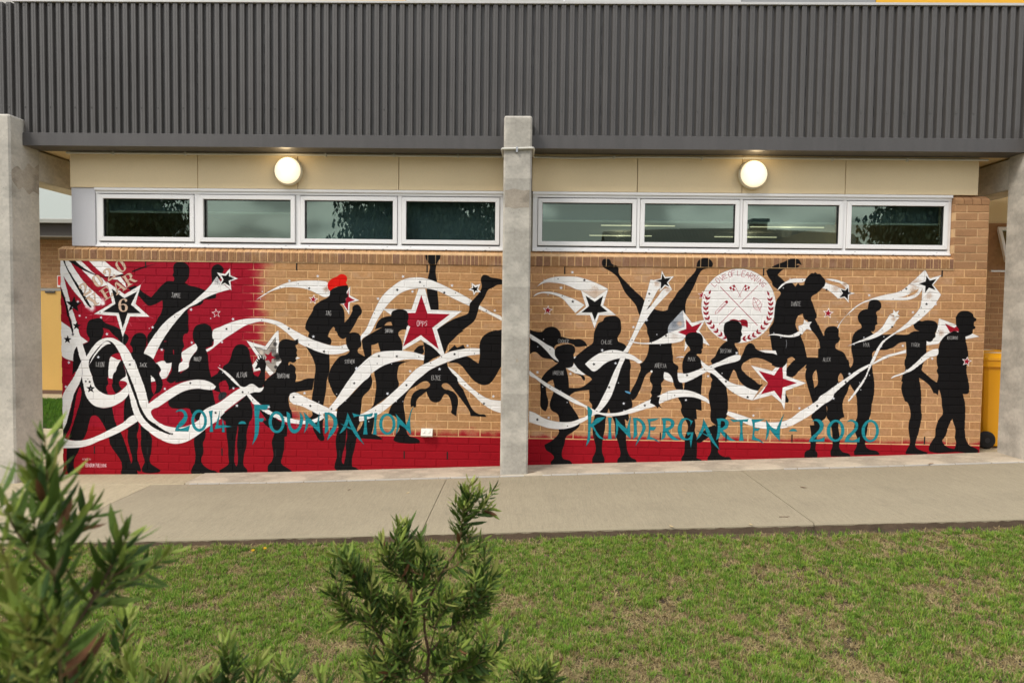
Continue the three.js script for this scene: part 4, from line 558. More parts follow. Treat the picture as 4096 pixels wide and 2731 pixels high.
  if (bi) {   // sloping cap bricks of the pier at the far end
    for (let i = 0; i < 4; i++) { const xa = 4.626 + i * 0.0917, xb = xa + 0.0855; put('cap_brick', extrudeX([[0.004, 2.945], [0.004, 2.995], [-0.006, 3.005], [-0.075, 3.046], [-0.075, 2.945]], xa, xb, ([x, y]) => [x, y]), farBrick[i % 2]); }
  }
}

// ---------------------------------------------------------------- path, apron, lawn base
function sheet(x0, x1, z0, z1, lift, thick, nx = 24) {   // a slab that follows the ramp
  const tris = [], xs = Array.from({ length: nx + 1 }, (_, i) => lerp(x0, x1, i / nx)), y = (x) => ground(x) + lift, e = 0.012;
  for (let i = 0; i < nx; i++) {
    const a = xs[i], b = xs[i + 1], ya = y(a), yb = y(b);
    tris.push(...quad([a, ya, z1 - e], [b, yb, z1 - e], [b, yb, z0 + 0.003], [a, ya, z0 + 0.003]), ...quad([a, ya - e, z1], [b, yb - e, z1], [b, yb, z1 - e], [a, ya, z1 - e]), ...quad([a, ya - thick, z1], [b, yb - thick, z1], [b, yb - e, z1], [a, ya - e, z1]), ...quad([b, yb - thick, z0], [a, ya - thick, z0], [a, ya, z0 + 0.003], [b, yb, z0 + 0.003]));
  }
  for (const [x, s] of [[x0, -1], [x1, 1]]) { const Y = y(x), q = quad([x, Y - thick, z1], [x, Y - thick, z0], [x, Y, z0], [x, Y - 0.001, z1 - 0.006]); tris.push(...(s > 0 ? q : q.map((t) => [t[0], t[2], t[1]]))); }
  return flat(tris, ([x, yy, z]) => [x, Math.abs(z - z1) < 0.002 ? yy : z]);
}
function edgeFace(x0, x1, z, lift, thick, nx = 24) {   // the soil-stained upright face of a slab, 1 mm proud of it
  const tris = [], R = rng(Math.round(x0 * 100) + 900); let top = 0.02; for (let i = 0; i < nx * 3; i++) { const a = lerp(x0, x1, i / nx / 3), b = lerp(x0, x1, (i + 1) / nx / 3), t2 = 0.014 + 0.012 * R(); tris.push(...quad([a, ground(a) + lift - thick, z + 0.001], [b, ground(b) + lift - thick, z + 0.001], [b, ground(b) + lift - t2, z + 0.001], [a, ground(a) + lift - top, z + 0.001])); top = t2; }
  return flat(tris, ([x, y]) => [x, y]);
}
const edgeMat = std(rgb(128, 110, 94), 0.95, { map: rep(concreteTex, 2, 2), bumpMap: rep(grain, 6, 6), bumpScale: 0.003 });
const path = new THREE.Group(); path.name = 'path'; path.userData.kind = 'structure'; path.userData.label = 'concrete ramp path with broom finish along the mural wall'; scene.add(path);
for (const [a, b] of [[-3.897, -0.793], [-0.787, 2.257], [2.263, 5.297], [5.303, 8.4]]) { const sl = part('slab', sheet(a, b, 0.468, 2.235, -0.004, 0.2), pathMat, path); part('stained_edge', edgeFace(a, b, 2.235, -0.004, 0.2), edgeMat, sl); }
part('stained_edge', edgeFace(-12, -3.903, 2.24, -0.004, 0.2), edgeMat, part('slab', sheet(-12, -3.903, 0.468, 2.24, -0.004, 0.2), slabMat, path));
const apron = new THREE.Group(); apron.name = 'footing_strip'; apron.userData.kind = 'structure'; apron.userData.label = 'narrow concrete footing strip between wall and path'; scene.add(apron);
part('strip', sheet(-3.55, 8.4, -0.02, 0.448, 0.006, 0.2, 40), apronMat, apron); part('strip', sheet(-12, -3.556, -0.02, 0.462, 0.0, 0.2), slabMat, apron);
{   // cracked sealant in the joint
  const R = rng(7), tris = []; let x = -3.5;
  while (x < 7.5) { const l = 0.08 + 0.3 * R(), w = 0.006 + 0.012 * R(); if (R() > 0.16) { const y0 = ground(x) + 0.002, y1 = ground(x + l) + 0.002, z = 0.447 + 0.004 * R(), h = 0.004 * R(); tris.push(...quad([x, y0 + h, z + w], [x + l, y1 + h, z + w * (0.6 + 0.6 * R())], [x + l, y1 + h, z], [x, y0 + h, z]), ...quad([x, y0 - 0.02, z + w], [x + l, y1 - 0.02, z + w], [x + l, y1 + h, z + w], [x, y0 + h, z + w])); } x += l + 0.01; }
  part('sealant', flat(tris, ([a, , c]) => [a, c]), caulkMat, apron);
}
// passage floors and the ground beyond, seen through the gaps
struct('passage_floor', box(-12, 5.0, -0.5, -0.165, -2.9, -0.022, 0), slabMat, 'pale concrete floor of the passage behind the pillars');
struct('side_floor', box(5.0, 12, -0.164, 0.245, -2.4, -0.024, 0), slabMat, 'raised concrete floor beside the wheelie bin');
const soilTex = texture(1024, 1024, (u, v, i, j) => { const n = fbm(u * 24, v * 24, 41, 5, 24), m = hash(i, j, 9), s = 0.75 + 0.5 * (n - 0.5) + 0.25 * (m - 0.5), t = smooth(0.45, 0.65, fbm(u * 7, v * 7, 47, 4, 7)); return [lerp(0.36, 0.47, t) * s, lerp(0.29, 0.39, t) * s, lerp(0.21, 0.27, t) * s]; });
const soilMat = std(0xffffff, 1, { map: rep(soilTex, 0.35, 0.35), bumpMap: rep(soilTex, 0.35, 0.35), bumpScale: 0.03 });
const lawnY = (x, z) => ground(x) - 0.045 - 0.022 * smooth(-4, -1, x) - 0.012 * clamp(z - 2.3, 0, 6) + 0.018 * (fbm(x * 1.3 + 9, z * 1.3, 51, 3) - 0.5);
{
  const nx = 120, nz = 60, tris = [], X = (i) => lerp(-12, 12, i / nx), Z = (j) => 2.2 + Math.pow(j / nz, 1.6) * 12, P = (i, j) => [X(i), lawnY(X(i), Z(j)), Z(j)];
  for (let i = 0; i < nx; i++) for (let j = 0; j < nz; j++) tris.push(...quad(P(i, j + 1), P(i + 1, j + 1), P(i + 1, j), P(i, j)));
  const g = flat(tris, ([x, , z]) => [x, z]); struct('lawn_soil', g, soilMat, 'patchy brown soil under the lawn in front of the path');
  struct('ground', new THREE.PlaneGeometry(500, 500).rotateX(-Math.PI / 2).translate(0, -0.55, 0), std(rgb(88, 92, 60), 1), 'open ground reaching to the horizon');
}

// ---------------------------------------------------------------- concrete pillars
const PX = [[-5.663, -5.376, 3.715], [-0.237, 0.052, 3.733], [5.18, 5.469, 3.735]];
const pillarLabel = ['concrete pillar beside the red painted end of the mural', 'concrete pillar between the two painted bays with conduit clamped across it', 'concrete pillar beside the yellow wheelie bin'];
PX.forEach(([a, b, top], i) => {
  const c = 0.018, y0 = ground((a + b) / 2) - 0.05, p = thing('pillar', pillarLabel[i], 'pillar', [(a + b) / 2, y0, 0.21], 'concrete pillars along the wall'), hw = (b - a) / 2, zf = 0.21, zb = 0.2095;
  const s = new THREE.Shape([[-hw, -zf + c], [-hw + c, -zf], [hw - c, -zf], [hw, -zf + c], [hw, zb], [-hw, zb]].map((q) => new THREE.Vector2(...q)));
  const g = new THREE.ExtrudeGeometry(s, { depth: top - y0 - c, bevelEnabled: true, bevelSize: 0.012, bevelThickness: c, bevelOffset: -0.012, bevelSegments: 1 });
  g.rotateX(-Math.PI / 2);
  const uvg = metreUv(g), uv = uvg.attributes.uv; for (let k = 0; k < uv.count; k++) uv.setXY(k, uv.getX(k) + i * 0.37, uv.getY(k) + i * 0.21);
  part('shaft', uvg, pillarMat, p);
  // formwork patches: smears of a greyer render
  const patchMat = std(rgb(196, 188, 180), 0.9, { map: rep(concreteTex, 2, 2) }), R = rng(60 + i);
  const patch = (x, y, w, h) => { const sh = new THREE.Shape(); const n = 22; for (let k = 0; k < n; k++) { const t = k / n * 6.283, e = 0.82 + 0.3 * R(); const px = clamp(x + Math.cos(t) * w * Math.min(1, Math.abs(1.25 / Math.max(Math.abs(Math.cos(t)), 0.3)) * 0.8) * e, -hw + 0.02, hw - 0.02), py = y + Math.sign(Math.sin(t)) * Math.pow(Math.abs(Math.sin(t)), 0.5) * h * e; sh[k ? 'lineTo' : 'moveTo'](px, py); } const q = new THREE.ShapeGeometry(sh); q.translate(0, 0, zf + 0.0012); return metreUv(q); };
  const list = i === 1 ? [[0, 2.92, 0.2, 0.1], [0.02, 1.05 + 0.2, 0.015, 0.02]] : [];
  if (i === 0) {   // damp stain with a hard outline round the top of the side face
    const yy = (v) => v - y0, pts = [[-0.21, 2.95], [-0.12, 2.97], [-0.05, 2.93], [0.03, 2.99], [0.09, 2.96], [0.17, 3.02], [0.19, 3.06], [0.19, 3.14], [0.11, 3.2], [0.03, 3.17], [-0.05, 3.26], [-0.13, 3.23], [-0.21, 3.29]], sh = new THREE.Shape(new THREE.SplineCurve([...pts.slice(0, 12), pts[12]].map(([z, y]) => new THREE.Vector2(-z, yy(y)))).getPoints(90)), q = new THREE.ShapeGeometry(sh);
    q.rotateY(Math.PI / 2); q.translate(hw + 0.0012, 0, 0); part('damp_stain', metreUv(q.toNonIndexed()), std(rgb(206, 199, 192), 0.9, { map: rep(concreteTex, 2, 2) }), p);
  }
  if (list.length) part('render_patch', mergeGeometries(list.map((q) => patch(...q))), patchMat, p);
});
// concrete beams that run back from the outer pillars
for (const [a, b, l] of [[-5.663, -5.376, 'concrete beam running back from the pillar at the red end'], [5.18, 5.469, 'concrete beam running back from the pillar by the bin']]) tag(part('beam', box(a, b, 3.1, 3.432, -4.8, 0.0, 0.01), pillarMat, scene), l, 'beam', 'beams over the passages');

// ---------------------------------------------------------------- corrugated parapet, fascia, soffit
const parapet = thing('parapet_cladding', 'dark grey ribbed metal cladding above the fascia', 'cladding', [0, 3.5, 0.2]);
{
  const pitch = 0.089, sheetW = pitch * 8, y0 = 3.5, z0 = 0.2;
  const prof = [[0, 0], [0.016, 0], [0.0215, 0.031], [0.0235, 0.033], [0.046, 0.033], [0.048, 0.0305], [0.054, 0.0305], [0.056, 0.033], [0.068, 0.033], [0.070, 0.031], [0.0755, 0]];
  for (let s = -2; s < 16; s++) {
    const xs = -4.93 + s * sheetW; if (xs > 6.4) break;
    const tall = xs + sheetW < -5.3, top = tall ? 5.3 : 4.935, pts = [];
    for (let r = 0; r < 8; r++) for (const [x, z] of prof) pts.push([xs + r * pitch + x * 1.0, z]);
    pts.push([xs + sheetW + 0.004, 0.0]);
    const tris = [], P = (i, y) => [pts[i][0], y - y0, pts[i][1]];
    for (let i = 0; i < pts.length - 1; i++) tris.push(...quad(P(i, 3.5), P(i + 1, 3.5), P(i + 1, top), P(i, top)));
    const sh = part('cladding_sheet', flat(tris, ([x, y]) => [x, y]), steel, parapet);
    const heads = []; let r = 1; for (const st of [2, 3, 3]) { for (const y of [3.842, top - 0.03]) { const x = xs + r * pitch + 0.033; heads.push(new THREE.CylinderGeometry(0.0055, 0.006, 0.006, 6).rotateX(Math.PI / 2).translate(x, y - y0, 0.036), new THREE.CylinderGeometry(0.008, 0.008, 0.0015, 10).rotateX(Math.PI / 2).translate(x, y - y0, 0.0335)); } r += st; }
    part('screw_heads', heads, steel, sh).userData.kind = 'stuff';
  }
  part('capping', box(-5.46, 6.5, 4.935 - y0, 4.962 - y0, -0.06, 0.045, 0.003), capMat, parapet);
  part('backing', box(-6.4, 6.5, 0.02, 1.42, -0.2, -0.004, 0), fasciaMat, parapet);
}
for (const [a, b, y0, y1, j, l] of [[-5.372, -0.24, 3.436, 3.568, -2.93, 'grey folded fascia over the bay painted FOUNDATION'], [0.055, 6.4, 3.447, 3.582, 2.5, 'grey folded fascia over the bay painted KINDERGARTEN']]) {
  const f = thing('fascia', l, 'fascia', [(a + b) / 2, y0, 0.24], 'fascia lengths'), ox = (a + b) / 2;
  for (const [xa, xb] of [[a, j - 0.0015], [j + 0.0015, b]]) part('fascia_length', extrudeX([[0, 0], [0, y1 - y0], [-0.012, y1 - y0 + 0.006], [-0.04, y1 - y0 + 0.006], [-0.04, y1 - y0], [-0.262, 0.012], [-0.262, 0]], xa - ox, xb - ox), fasciaMat, f);
  part('joint_cover', box(j - ox - 0.004, j - ox + 0.004, 0.004, y1 - y0 - 0.004, -0.002, 0.001, 0), steel, f);
}
struct('side_soffit', box(5.0, 9, 3.4525, 3.4895, -2.17, -1.202, 0), cream, 'cream soffit lining between the side wing and the beam');
struct('soffit', box(-9, 9, 3.452, 3.49, -1.2, -0.024, 0), cream, 'cream soffit lining over the passages');

// ---------------------------------------------------------------- the classroom behind the wall
const room = thing('classroom', 'classroom with cream wall panels above a strip of windows', 'building', [0, 0.3, -3]);
{
  const P = (name, g, m) => { g.translate(0, -0.3, 3); return part(name, g, m, room); };
  const wallPaint = std(rgb(206, 200, 184), 0.9), floorMat = std(rgb(92, 96, 106), 0.9), ceilMat = std(rgb(228, 226, 220), 0.95);
  for (const [xs] of [[[-5.05, -3.624, -2.514, -1.4, -0.24]], [[0.058, 1.209, 2.344, 3.456, 4.882]]]) for (let i = 0; i < 4; i++) P('wall_panel', box(xs[i] + 0.0035, xs[i + 1] - 0.0035, 3.048, 3.45, -0.075, -0.03, 0.002), cream);
  P('panel_backing', box(-5.046, 4.878, 3.05, 3.449, -0.12, -0.078, 0), std(rgb(70, 66, 60), 0.9));
  P('end_panel', box(-5.046, -4.783, 2.402, 3.045, -0.1, -0.045, 0.002), whitePanel);
  P('inner_wall', box(-5.15, 4.98, -0.16, 2.36, -0.2, -0.112, 0), wallPaint);
  P('side_wall', box(-5.05, -4.95, -0.16, 3.44, -6.3, -0.205, 0), cream); P('side_wall', box(4.78, 4.878, 0.25, 3.44, -6.3, -0.205, 0), cream);
  P('rear_wall', box(-5.05, 4.878, -0.16, 3.44, -6.4, -6.302, 0), wallPaint);
  P('floor', box(-4.949, 4.779, 0.2, 0.28, -6.3, -0.205, 0), floorMat); P('ceiling', box(-4.949, 4.779, 3.17, 3.25, -6.3, -0.205, 0), ceilMat);
  P('mullion_post', box(-0.3, 0.12, 2.37, 3.16, -0.2, -0.112, 0), wallPaint);
}
// windows: aluminium strips of four awning sashes each
// double glazing: a green-tinted outer leaf before a coated, more mirror-like inner one
const glassMat = new THREE.MeshPhysicalMaterial({ color: rgb(210, 226, 212), roughness: 0.0, transmission: 1, thickness: 0, ior: 1.5 }), innerGlass = new THREE.MeshPhysicalMaterial({ color: rgb(226, 230, 230), roughness: 0.0, transmission: 1, thickness: 0, ior: 2.7 });
const blindMat = std(rgb(104, 117, 134), 0.9), railMat = std(rgb(200, 202, 204), 0.4);
function miter(x0, x1, y0, y1, w, zf, zb) {   // four mitred lengths of a frame as geometries
  const c = 0.004, out = [];
  const corners = [[x0, y0], [x1, y0], [x1, y1], [x0, y1]], inner = [[x0 + w, y0 + w], [x1 - w, y0 + w], [x1 - w, y1 - w], [x0 + w, y1 - w]];
  for (let i = 0; i < 4; i++) {
    const j = (i + 1) % 4, s = 0.0006, A = corners[i], B = corners[j], C = inner[j], D = inner[i], dx = Math.sign(B[0] - A[0]) * s, dy = Math.sign(B[1] - A[1]) * s;
    const mv = (p, k) => [p[0] + dx * k, p[1] + dy * k]; const a = mv(A, 1), b = mv(B, -1), cc = mv(C, -1), d = mv(D, 1), cen = [(a[0] + cc[0]) / 2, (a[1] + cc[1]) / 2];
    const ins = (p, q, t) => [p[0] + (q[0] - p[0]) * t, p[1] + (q[1] - p[1]) * t], t = c / (w * 1.41), a2 = ins(a, d, t), b2 = ins(b, cc, t), c2 = ins(cc, b, t), d2 = ins(d, a, t);
    const z = (p, h) => [p[0], p[1], h];
    out.push(flat([...quad(z(a2, zf), z(b2, zf), z(c2, zf), z(d2, zf)), ...quad(z(a, zf - c), z(b, zf - c), z(b2, zf), z(a2, zf)), ...quad(z(d2, zf), z(c2, zf), z(cc, zf - c), z(d, zf - c)), ...quad(z(a, zb), z(b, zb), z(b, zf - c), z(a, zf - c)), ...quad(z(d, zf - c), z(cc, zf - c), z(cc, zb), z(d, zb))], ([x, y]) => [x, y]));
  }
  return out;
}
const SASH = [[[-4.743, -3.68], [-3.616, -2.55], [-2.491, -1.42], [-1.367, -0.29]], [[0.132, 1.211], [1.254, 2.333], [2.372, 3.457], [3.497, 4.587]]];
const BLIND = [[0.3, 0.3, 1, 1], [0.42, 0.42, 0.42, 0.42]];
[0, 1].forEach((bi) => {
  const x0 = bi ? 0.075 : -4.78, x1 = bi ? 4.62 : -0.24, ox = (x0 + x1) / 2;
  const w = thing('window_strip', bi ? 'strip of four awning windows over the bay painted KINDERGARTEN' : 'strip of four awning windows over the bay painted FOUNDATION', 'window', [ox, 2.4, -0.08], 'window strips');
  const P = (name, g, m, parent = w) => { const q = Array.isArray(g) ? mergeGeometries(g.map((e) => (e.index ? e.toNonIndexed() : e))) : g; if (parent === w || true) q.translate(-ox, -2.4, 0.08); return part(name, q, m, parent); };
  P('head', box(x0, x1, 2.988, 3.046, -0.13, -0.052, 0.002), frameMat); P('head_flashing', box(x0 - 0.004, x1, 3.018, 3.047, -0.052, -0.034, 0.002), frameMat);
  P('sub_sill', box(x0, x1, 2.399, 2.446, -0.13, -0.056, 0.002), frameMat); P('sill_lip', box(x0, x1, 2.396, 2.416, -0.056, -0.038, 0.003), frameMat);
  const cuts = [x0, ...SASH[bi].slice(0, 3).map((s, i) => [s[1], SASH[bi][i + 1][0]]), x1];
  const bars = [[x0, SASH[bi][0][0] - 0.004]]; for (let i = 0; i < 3; i++) bars.push([SASH[bi][i][1] + 0.004, SASH[bi][i + 1][0] - 0.004]); bars.push([SASH[bi][3][1] + 0.004, x1]);
  bars.forEach(([a, b]) => P('mullion', box(a, b, 2.446, 2.988, -0.128, -0.06, 0.002), frameMat));
  SASH[bi].forEach(([a, b], i) => {
    const y0 = 2.462, y1 = 2.977, out = i === 1 && !bi ? 0.012 : 0, sash = P('sash', miter(a, b, y0, y1, 0.047, -0.048 + out, -0.1), frameMat);
    P('gasket', miter(a + 0.045, b - 0.045, y0 + 0.045, y1 - 0.045, 0.006, -0.062, -0.1), sealMat, sash);
    P('seal', miter(a - 0.006, b + 0.006, y0 - 0.01, y1 + 0.008, 0.012, -0.085, -0.11), sealMat, sash);
    P('pane', flat(quad([a + 0.045, y0 + 0.045, -0.078], [b - 0.045, y0 + 0.045, -0.078], [b - 0.045, y1 - 0.045, -0.078], [a + 0.045, y1 - 0.045, -0.078]), ([x, y]) => [x, y]), glassMat, sash);
    P('inner_pane', flat(quad([a + 0.045, y0 + 0.045, -0.092], [b - 0.045, y0 + 0.045, -0.092], [b - 0.045, y1 - 0.045, -0.092], [a + 0.045, y1 - 0.045, -0.092]), ([x, y]) => [x, y]), innerGlass, sash);
    for (const t of [0.09, 0.9]) P('drain_slot', box(lerp(a, b, t) - 0.009, lerp(a, b, t) + 0.009, 2.4275, 2.4305, -0.06, -0.0555, 0), sealMat);
    for (const t of [0.06, 0.46, 0.86]) P('sill_clip', box(lerp(a, b, t) - 0.01, lerp(a, b, t) + 0.01, 2.3965, 2.4005, -0.05, -0.0365, 0), sealMat);
    // roller blind inside
    const low = lerp(2.95, 2.5, BLIND[bi][i]);
    const bl = tag(part('roller_blind', box(a + 0.03, b - 0.03, low, 3.02, -0.185, -0.183, 0), blindMat, scene), ['blue grey roller blind behind the sash next to the white end panel', 'raised blue grey roller blind behind the second sash from the white end panel', 'fully lowered blue grey roller blind behind the third sash from the white end panel', 'fully lowered blue grey roller blind behind the sash beside the middle pillar', 'half lowered roller blind behind the sash just past the middle pillar', 'half lowered roller blind behind the second sash from the middle pillar', 'half lowered roller blind behind the second sash from the brick pier', 'half lowered roller blind behind the sash beside the brick pier'][bi * 4 + i], 'blind', 'roller blinds');
    part('bottom_rail', box(a + 0.03, b - 0.03, low - 0.024, low, -0.192, -0.178, 0.004), railMat, bl);
  });
});
// ceiling battens in the classroom, switched on
{
  const glow = new THREE.MeshStandardMaterial({ color: 0xffffff, emissive: rgb(255, 240, 200), emissiveIntensity: 0.75 });
  const spots = [[2402, 2703, 904, -3.3], [2998, 3300, 908, -3.3], [2355, 2610, 948, -4.7], [2856, 3110, 952, -4.7], [3532, 3567, 898, -5.4], [3626, 3655, 912, -5.8]];
  spots.forEach(([a, b, y, z], i) => {
    const p = at(a, y, z), q = at(b, y, z), c = (p[0] + q[0]) / 2, t = thing('batten_light', ['lit ceiling batten across the panes nearest the middle pillar', 'lit ceiling batten behind the pane second from the brick pier', 'lit ceiling batten in the rear row toward the middle pillar', 'lit ceiling batten in the rear row toward the brick pier', 'short view of a lit batten deep behind the pane by the pier', 'short view of another lit batten deep behind the pane by the pier'][i], 'ceiling light', [c, 3.08, z], 'ceiling battens in the classroom');
    part('housing', box(p[0] - c, q[0] - c, 0.03, 0.09, -0.03, 0.03, 0.004), railMat, t); part('tube', box(p[0] - c + 0.01, q[0] - c - 0.01, 0.017, 0.029, -0.012, 0.012, 0.005), glow, t);
    if (i < 4) { const l = new THREE.PointLight(0xffecc8, 0.1); l.position.set(0, -0.06, 0); l.castShadow = true; l.shadow.radius = 4; t.add(l); }
  });
}

// ---------------------------------------------------------------- bulkhead lamps, conduit, outlet
{
  const face = new THREE.MeshStandardMaterial({ color: rgb(255, 250, 240), roughness: 0.35, emissive: rgb(255, 226, 176), emissiveIntensity: 0.48 }), rim = std(rgb(214, 204, 176), 0.5);
  for (const [x, y, l] of [[-2.602, 3.234, 'round glowing bulkhead lamp over the bay painted FOUNDATION'], [2.445, 3.24, 'round glowing bulkhead lamp over the bay painted KINDERGARTEN']]) {
    const t = thing('bulkhead_lamp', l, 'lamp', [x, y, -0.03], 'round bulkhead lamps');
    const lathe = (pts) => new THREE.LatheGeometry(pts.map((p) => new THREE.Vector2(...p)), 48).rotateX(Math.PI / 2);
    part('rim', lathe([[0, 0.0005], [0.138, 0.0005], [0.153, 0.01], [0.157, 0.03], [0.154, 0.06], [0.147, 0.07], [0.14, 0.071]]), rim, t);
    part('diffuser', lathe([[0.1425, 0.06], [0.142, 0.072], [0.135, 0.082], [0.11, 0.094], [0.06, 0.101], [0, 0.103]]), face, t);
    const p = new THREE.PointLight(0xffe2b0, 0.11); p.position.set(0, 0.1, 0.14); p.castShadow = true; p.shadow.radius = 5; t.add(p);
  }
  const conduit = (pts, r = 0.0125) => new THREE.TubeGeometry(new THREE.CatmullRomCurve3(pts.map((p) => new THREE.Vector3(...p)), false, 'centripetal'), pts.length * 14, r, 10);
  const c = thing('conduit', 'pale electrical conduit under the fascia, crossing the front of the middle pillar', 'conduit', [0, 3.4, 0]);
  const P = (n, g, m, par = c) => { g.translate(0, -3.4, 0); return part(n, g, m, par); };
  P('pipe', conduit([[-5.07, 3.418, -0.012], [-4, 3.416, -0.012], [-2.6, 3.417, -0.012], [-1.2, 3.414, -0.012], [-0.32, 3.413, -0.012]]), conduitMat);
  P('pipe', conduit([[0.11, 3.412, -0.012], [0.5, 3.405, -0.012], [1.2, 3.42, -0.012], [2.6, 3.42, -0.012], [4.96, 3.42, -0.012]]), conduitMat);
  P('bend', conduit([[-0.33, 3.413, -0.012], [-0.262, 3.41, 0.0], [-0.2535, 3.402, 0.06], [-0.2535, 3.396, 0.3], [-0.2535, 3.392, 0.41], [-0.245, 3.392, 0.436], [-0.22, 3.392, 0.437]], 0.0127), conduitMat);
  P('bend', conduit([[0.12, 3.412, -0.012], [0.078, 3.41, 0.0], [0.0685, 3.406, 0.06], [0.0685, 3.404, 0.3], [0.0685, 3.402, 0.41], [0.06, 3.402, 0.436], [0.035, 3.402, 0.437]], 0.0127), conduitMat);
  P('pipe', conduit([[-0.225, 3.392, 0.437], [-0.1, 3.396, 0.437], [0.04, 3.402, 0.437]]), conduitMat);
  P('saddle', box(-0.111, -0.091, 3.355, 3.412, 0.4205, 0.4525, 0.004), tinMat);
  for (const x of [-4.55, -3.75, -2.2, -1.45, -0.75, 0.95, 1.9, 3.3, 4.1]) P('saddle', box(x - 0.011, x + 0.011, 3.398, 3.436, -0.0295, 0.003, 0.004), conduitMat);
  // outlet
  const o = at(1709, 1729), t = thing('power_outlet', 'white weatherproof double power outlet on the painted brick wall', 'outlet', [o[0], o[1], 0.002]), pl = std(rgb(226, 222, 210), 0.45);
  part('body', extrudeX([[0, -0.046], [0.03, -0.046], [0.062, -0.034], [0.066, -0.028], [0.038, 0.04], [0.03, 0.046], [0, 0.046]], -0.063, 0.063), pl, t);
  for (const x of [-0.03, 0.026]) { const g = new RoundedBoxGeometry(0.026, 0.03, 0.01, 2, 0.004); g.rotateX(-0.39); g.translate(x, 0.012, 0.0505); const sw = part('switch_surround', g, pl, t); const k = new RoundedBoxGeometry(0.012, 0.017, 0.008, 2, 0.003); k.rotateX(-0.34); k.translate(x, 0.011, 0.0555); part('rocker', k, std(rgb(240, 238, 232), 0.35), sw); }
  part('cover_seam', extrudeX([[0.0635, -0.0305], [0.0665, -0.0285], [0.066, -0.0265], [0.063, -0.0285]], -0.0632, 0.0632), std(rgb(170, 166, 156), 0.6), t);
}

// ---------------------------------------------------------------- through the gap at the red end: the next building
function plainWall(owner, x0, x1, y0, y1, z, from, to, seed) {   // bricks one by one between from and to, the rest of the wall joined
  const R = rng(seed), more = [];
  for (let k = 0, y = y1; y > y0; k++, y -= 0.086) for (let x = x0 - (k % 2) * 0.12; x < x1; x += 0.24) {
    const a = Math.max(x0, x + 0.005), b = Math.min(x1, x + 0.235), ya = Math.max(y0, y - 0.081); if (b - a < 0.02 || y - 0.005 - ya < 0.01) continue;
    const g = brickGeo(a, b, ya, ya, y - 0.005, y - 0.005, z + 0.001 * (R() - 0.5), (p) => [p[0], p[1]], 0.003, z - 0.05);
    if (b > from && a < to) part('brick', g, farBrick[Math.floor(R() * 3)], owner); else more.push(g);
  }
  if (more.length) part('further_bricks', mergeGeometries(more), farBrick[0], owner).userData.kind = 'stuff';
  part('mortar', box(x0, x1, y0, y1, z - 0.11, z - 0.006, 0), farMortar, owner);
}
{
  const Z = -7.2, Y = (py) => at(200, py, Z)[1], h = thing('neighbour_building', 'brick building with pale ribbed metal roof and a yellow door beyond the lawn', 'building', [0, 0, 0]);
  const yG = Y(893), yE = Y(958), yS = Y(1152), yD = Y(1162), yB = Y(1562);
  plainWall(h, -14, -7.4, yS, yE, Z, -10.7, -9.3, 5);
  part('eave_lining', box(-14.3, -7.1, yE + 0.003, yE + 0.03, Z - 0.2, Z + 0.55, 0), std(rgb(120, 114, 104), 0.8), h);
  part('gutter', extrudeX([[Z + 0.72, yG], [Z + 0.72, yG + 0.012], [Z + 0.56, yG + 0.02], [Z + 0.56, yG - 0.06], [Z + 0.69, yG - 0.07]], -14.3, -7.1), std(rgb(206, 208, 206), 0.45), h);
  part('eave_shade_board', box(-14.3, -7.1, yE + 0.032, yG - 0.005, Z + 0.5, Z + 0.555, 0.002), std(rgb(66, 60, 56), 0.7), h);  // board coloured dark to paint in the shadow below the eave
  const tris = [], n = 144, ys = yG + 0.0, P = (i, t) => [-14.3 + i * 0.05, ys + t * 2.3 + (i % 2 ? 0.026 : 0), Z + 0.6 - t * 5]; for (let i = 0; i < n; i++) tris.push(...quad(P(i, 0), P(i + 1, 0), P(i + 1, 1), P(i, 1)));
  part('roof_sheeting', flat(tris, ([x, , z]) => [x, z]), std(rgb(158, 163, 154), 0.55), h);
  part('door_head', box(-14, -7.4, yD, yS - 0.003, Z - 0.08, Z + 0.012, 0.002), std(rgb(150, 146, 138), 0.6), h);
  const d = part('door', box(-12.4, -8.6, yB + 0.01, yD - 0.003, Z - 0.06, Z, 0.003), std(rgb(216, 172, 92), 0.55, { map: rep(creamTex, 0.5, 0.3) }), h);
  part('closer', box(at(190, 1157, Z)[0] - 0.05, at(205, 1157, Z)[0] + 0.08, yD - 0.05, yD - 0.012, Z + 0.002, Z + 0.03, 0.004), std(rgb(60, 60, 62), 0.4), d);
  part('base_course', box(-14, -7.4, -0.3, yB, Z - 0.08, Z + 0.004, 0.002), std(rgb(120, 92, 72), 0.9), h);
  for (const [a, b] of [[-14, -12.41], [-8.59, -7.4]]) part('lower_wall', box(a, b, yB, yD, Z - 0.08, Z - 0.002, 0), farBrick[1], h);
  const s = at(232, 1125, Z), sg = thing('wall_sign', 'small red and white sign on the brick wall beyond the passage', 'sign', [s[0] + 0.12, s[1], Z + 0.006]);
  part('board', box(-0.14, 0.14, -0.125, 0.125, 0, 0.006, 0.002), std(rgb(236, 232, 228), 0.5), sg); part('red_field', box(-0.125, 0.125, -0.085, 0.11, 0.0062, 0.008, 0), std(rgb(206, 38, 22), 0.5), sg);
  struct('door_path', box(-14, -6, -0.5, -0.17, -7.1, -6.35, 0), slabMat, 'concrete strip at the foot of the neighbouring building');
  struct('far_lawn_soil', box(-14, -5.5, -0.5, -0.185, -6.345, -2.905, 0), soilMat, 'soil of the small lawn beyond the passage');
}

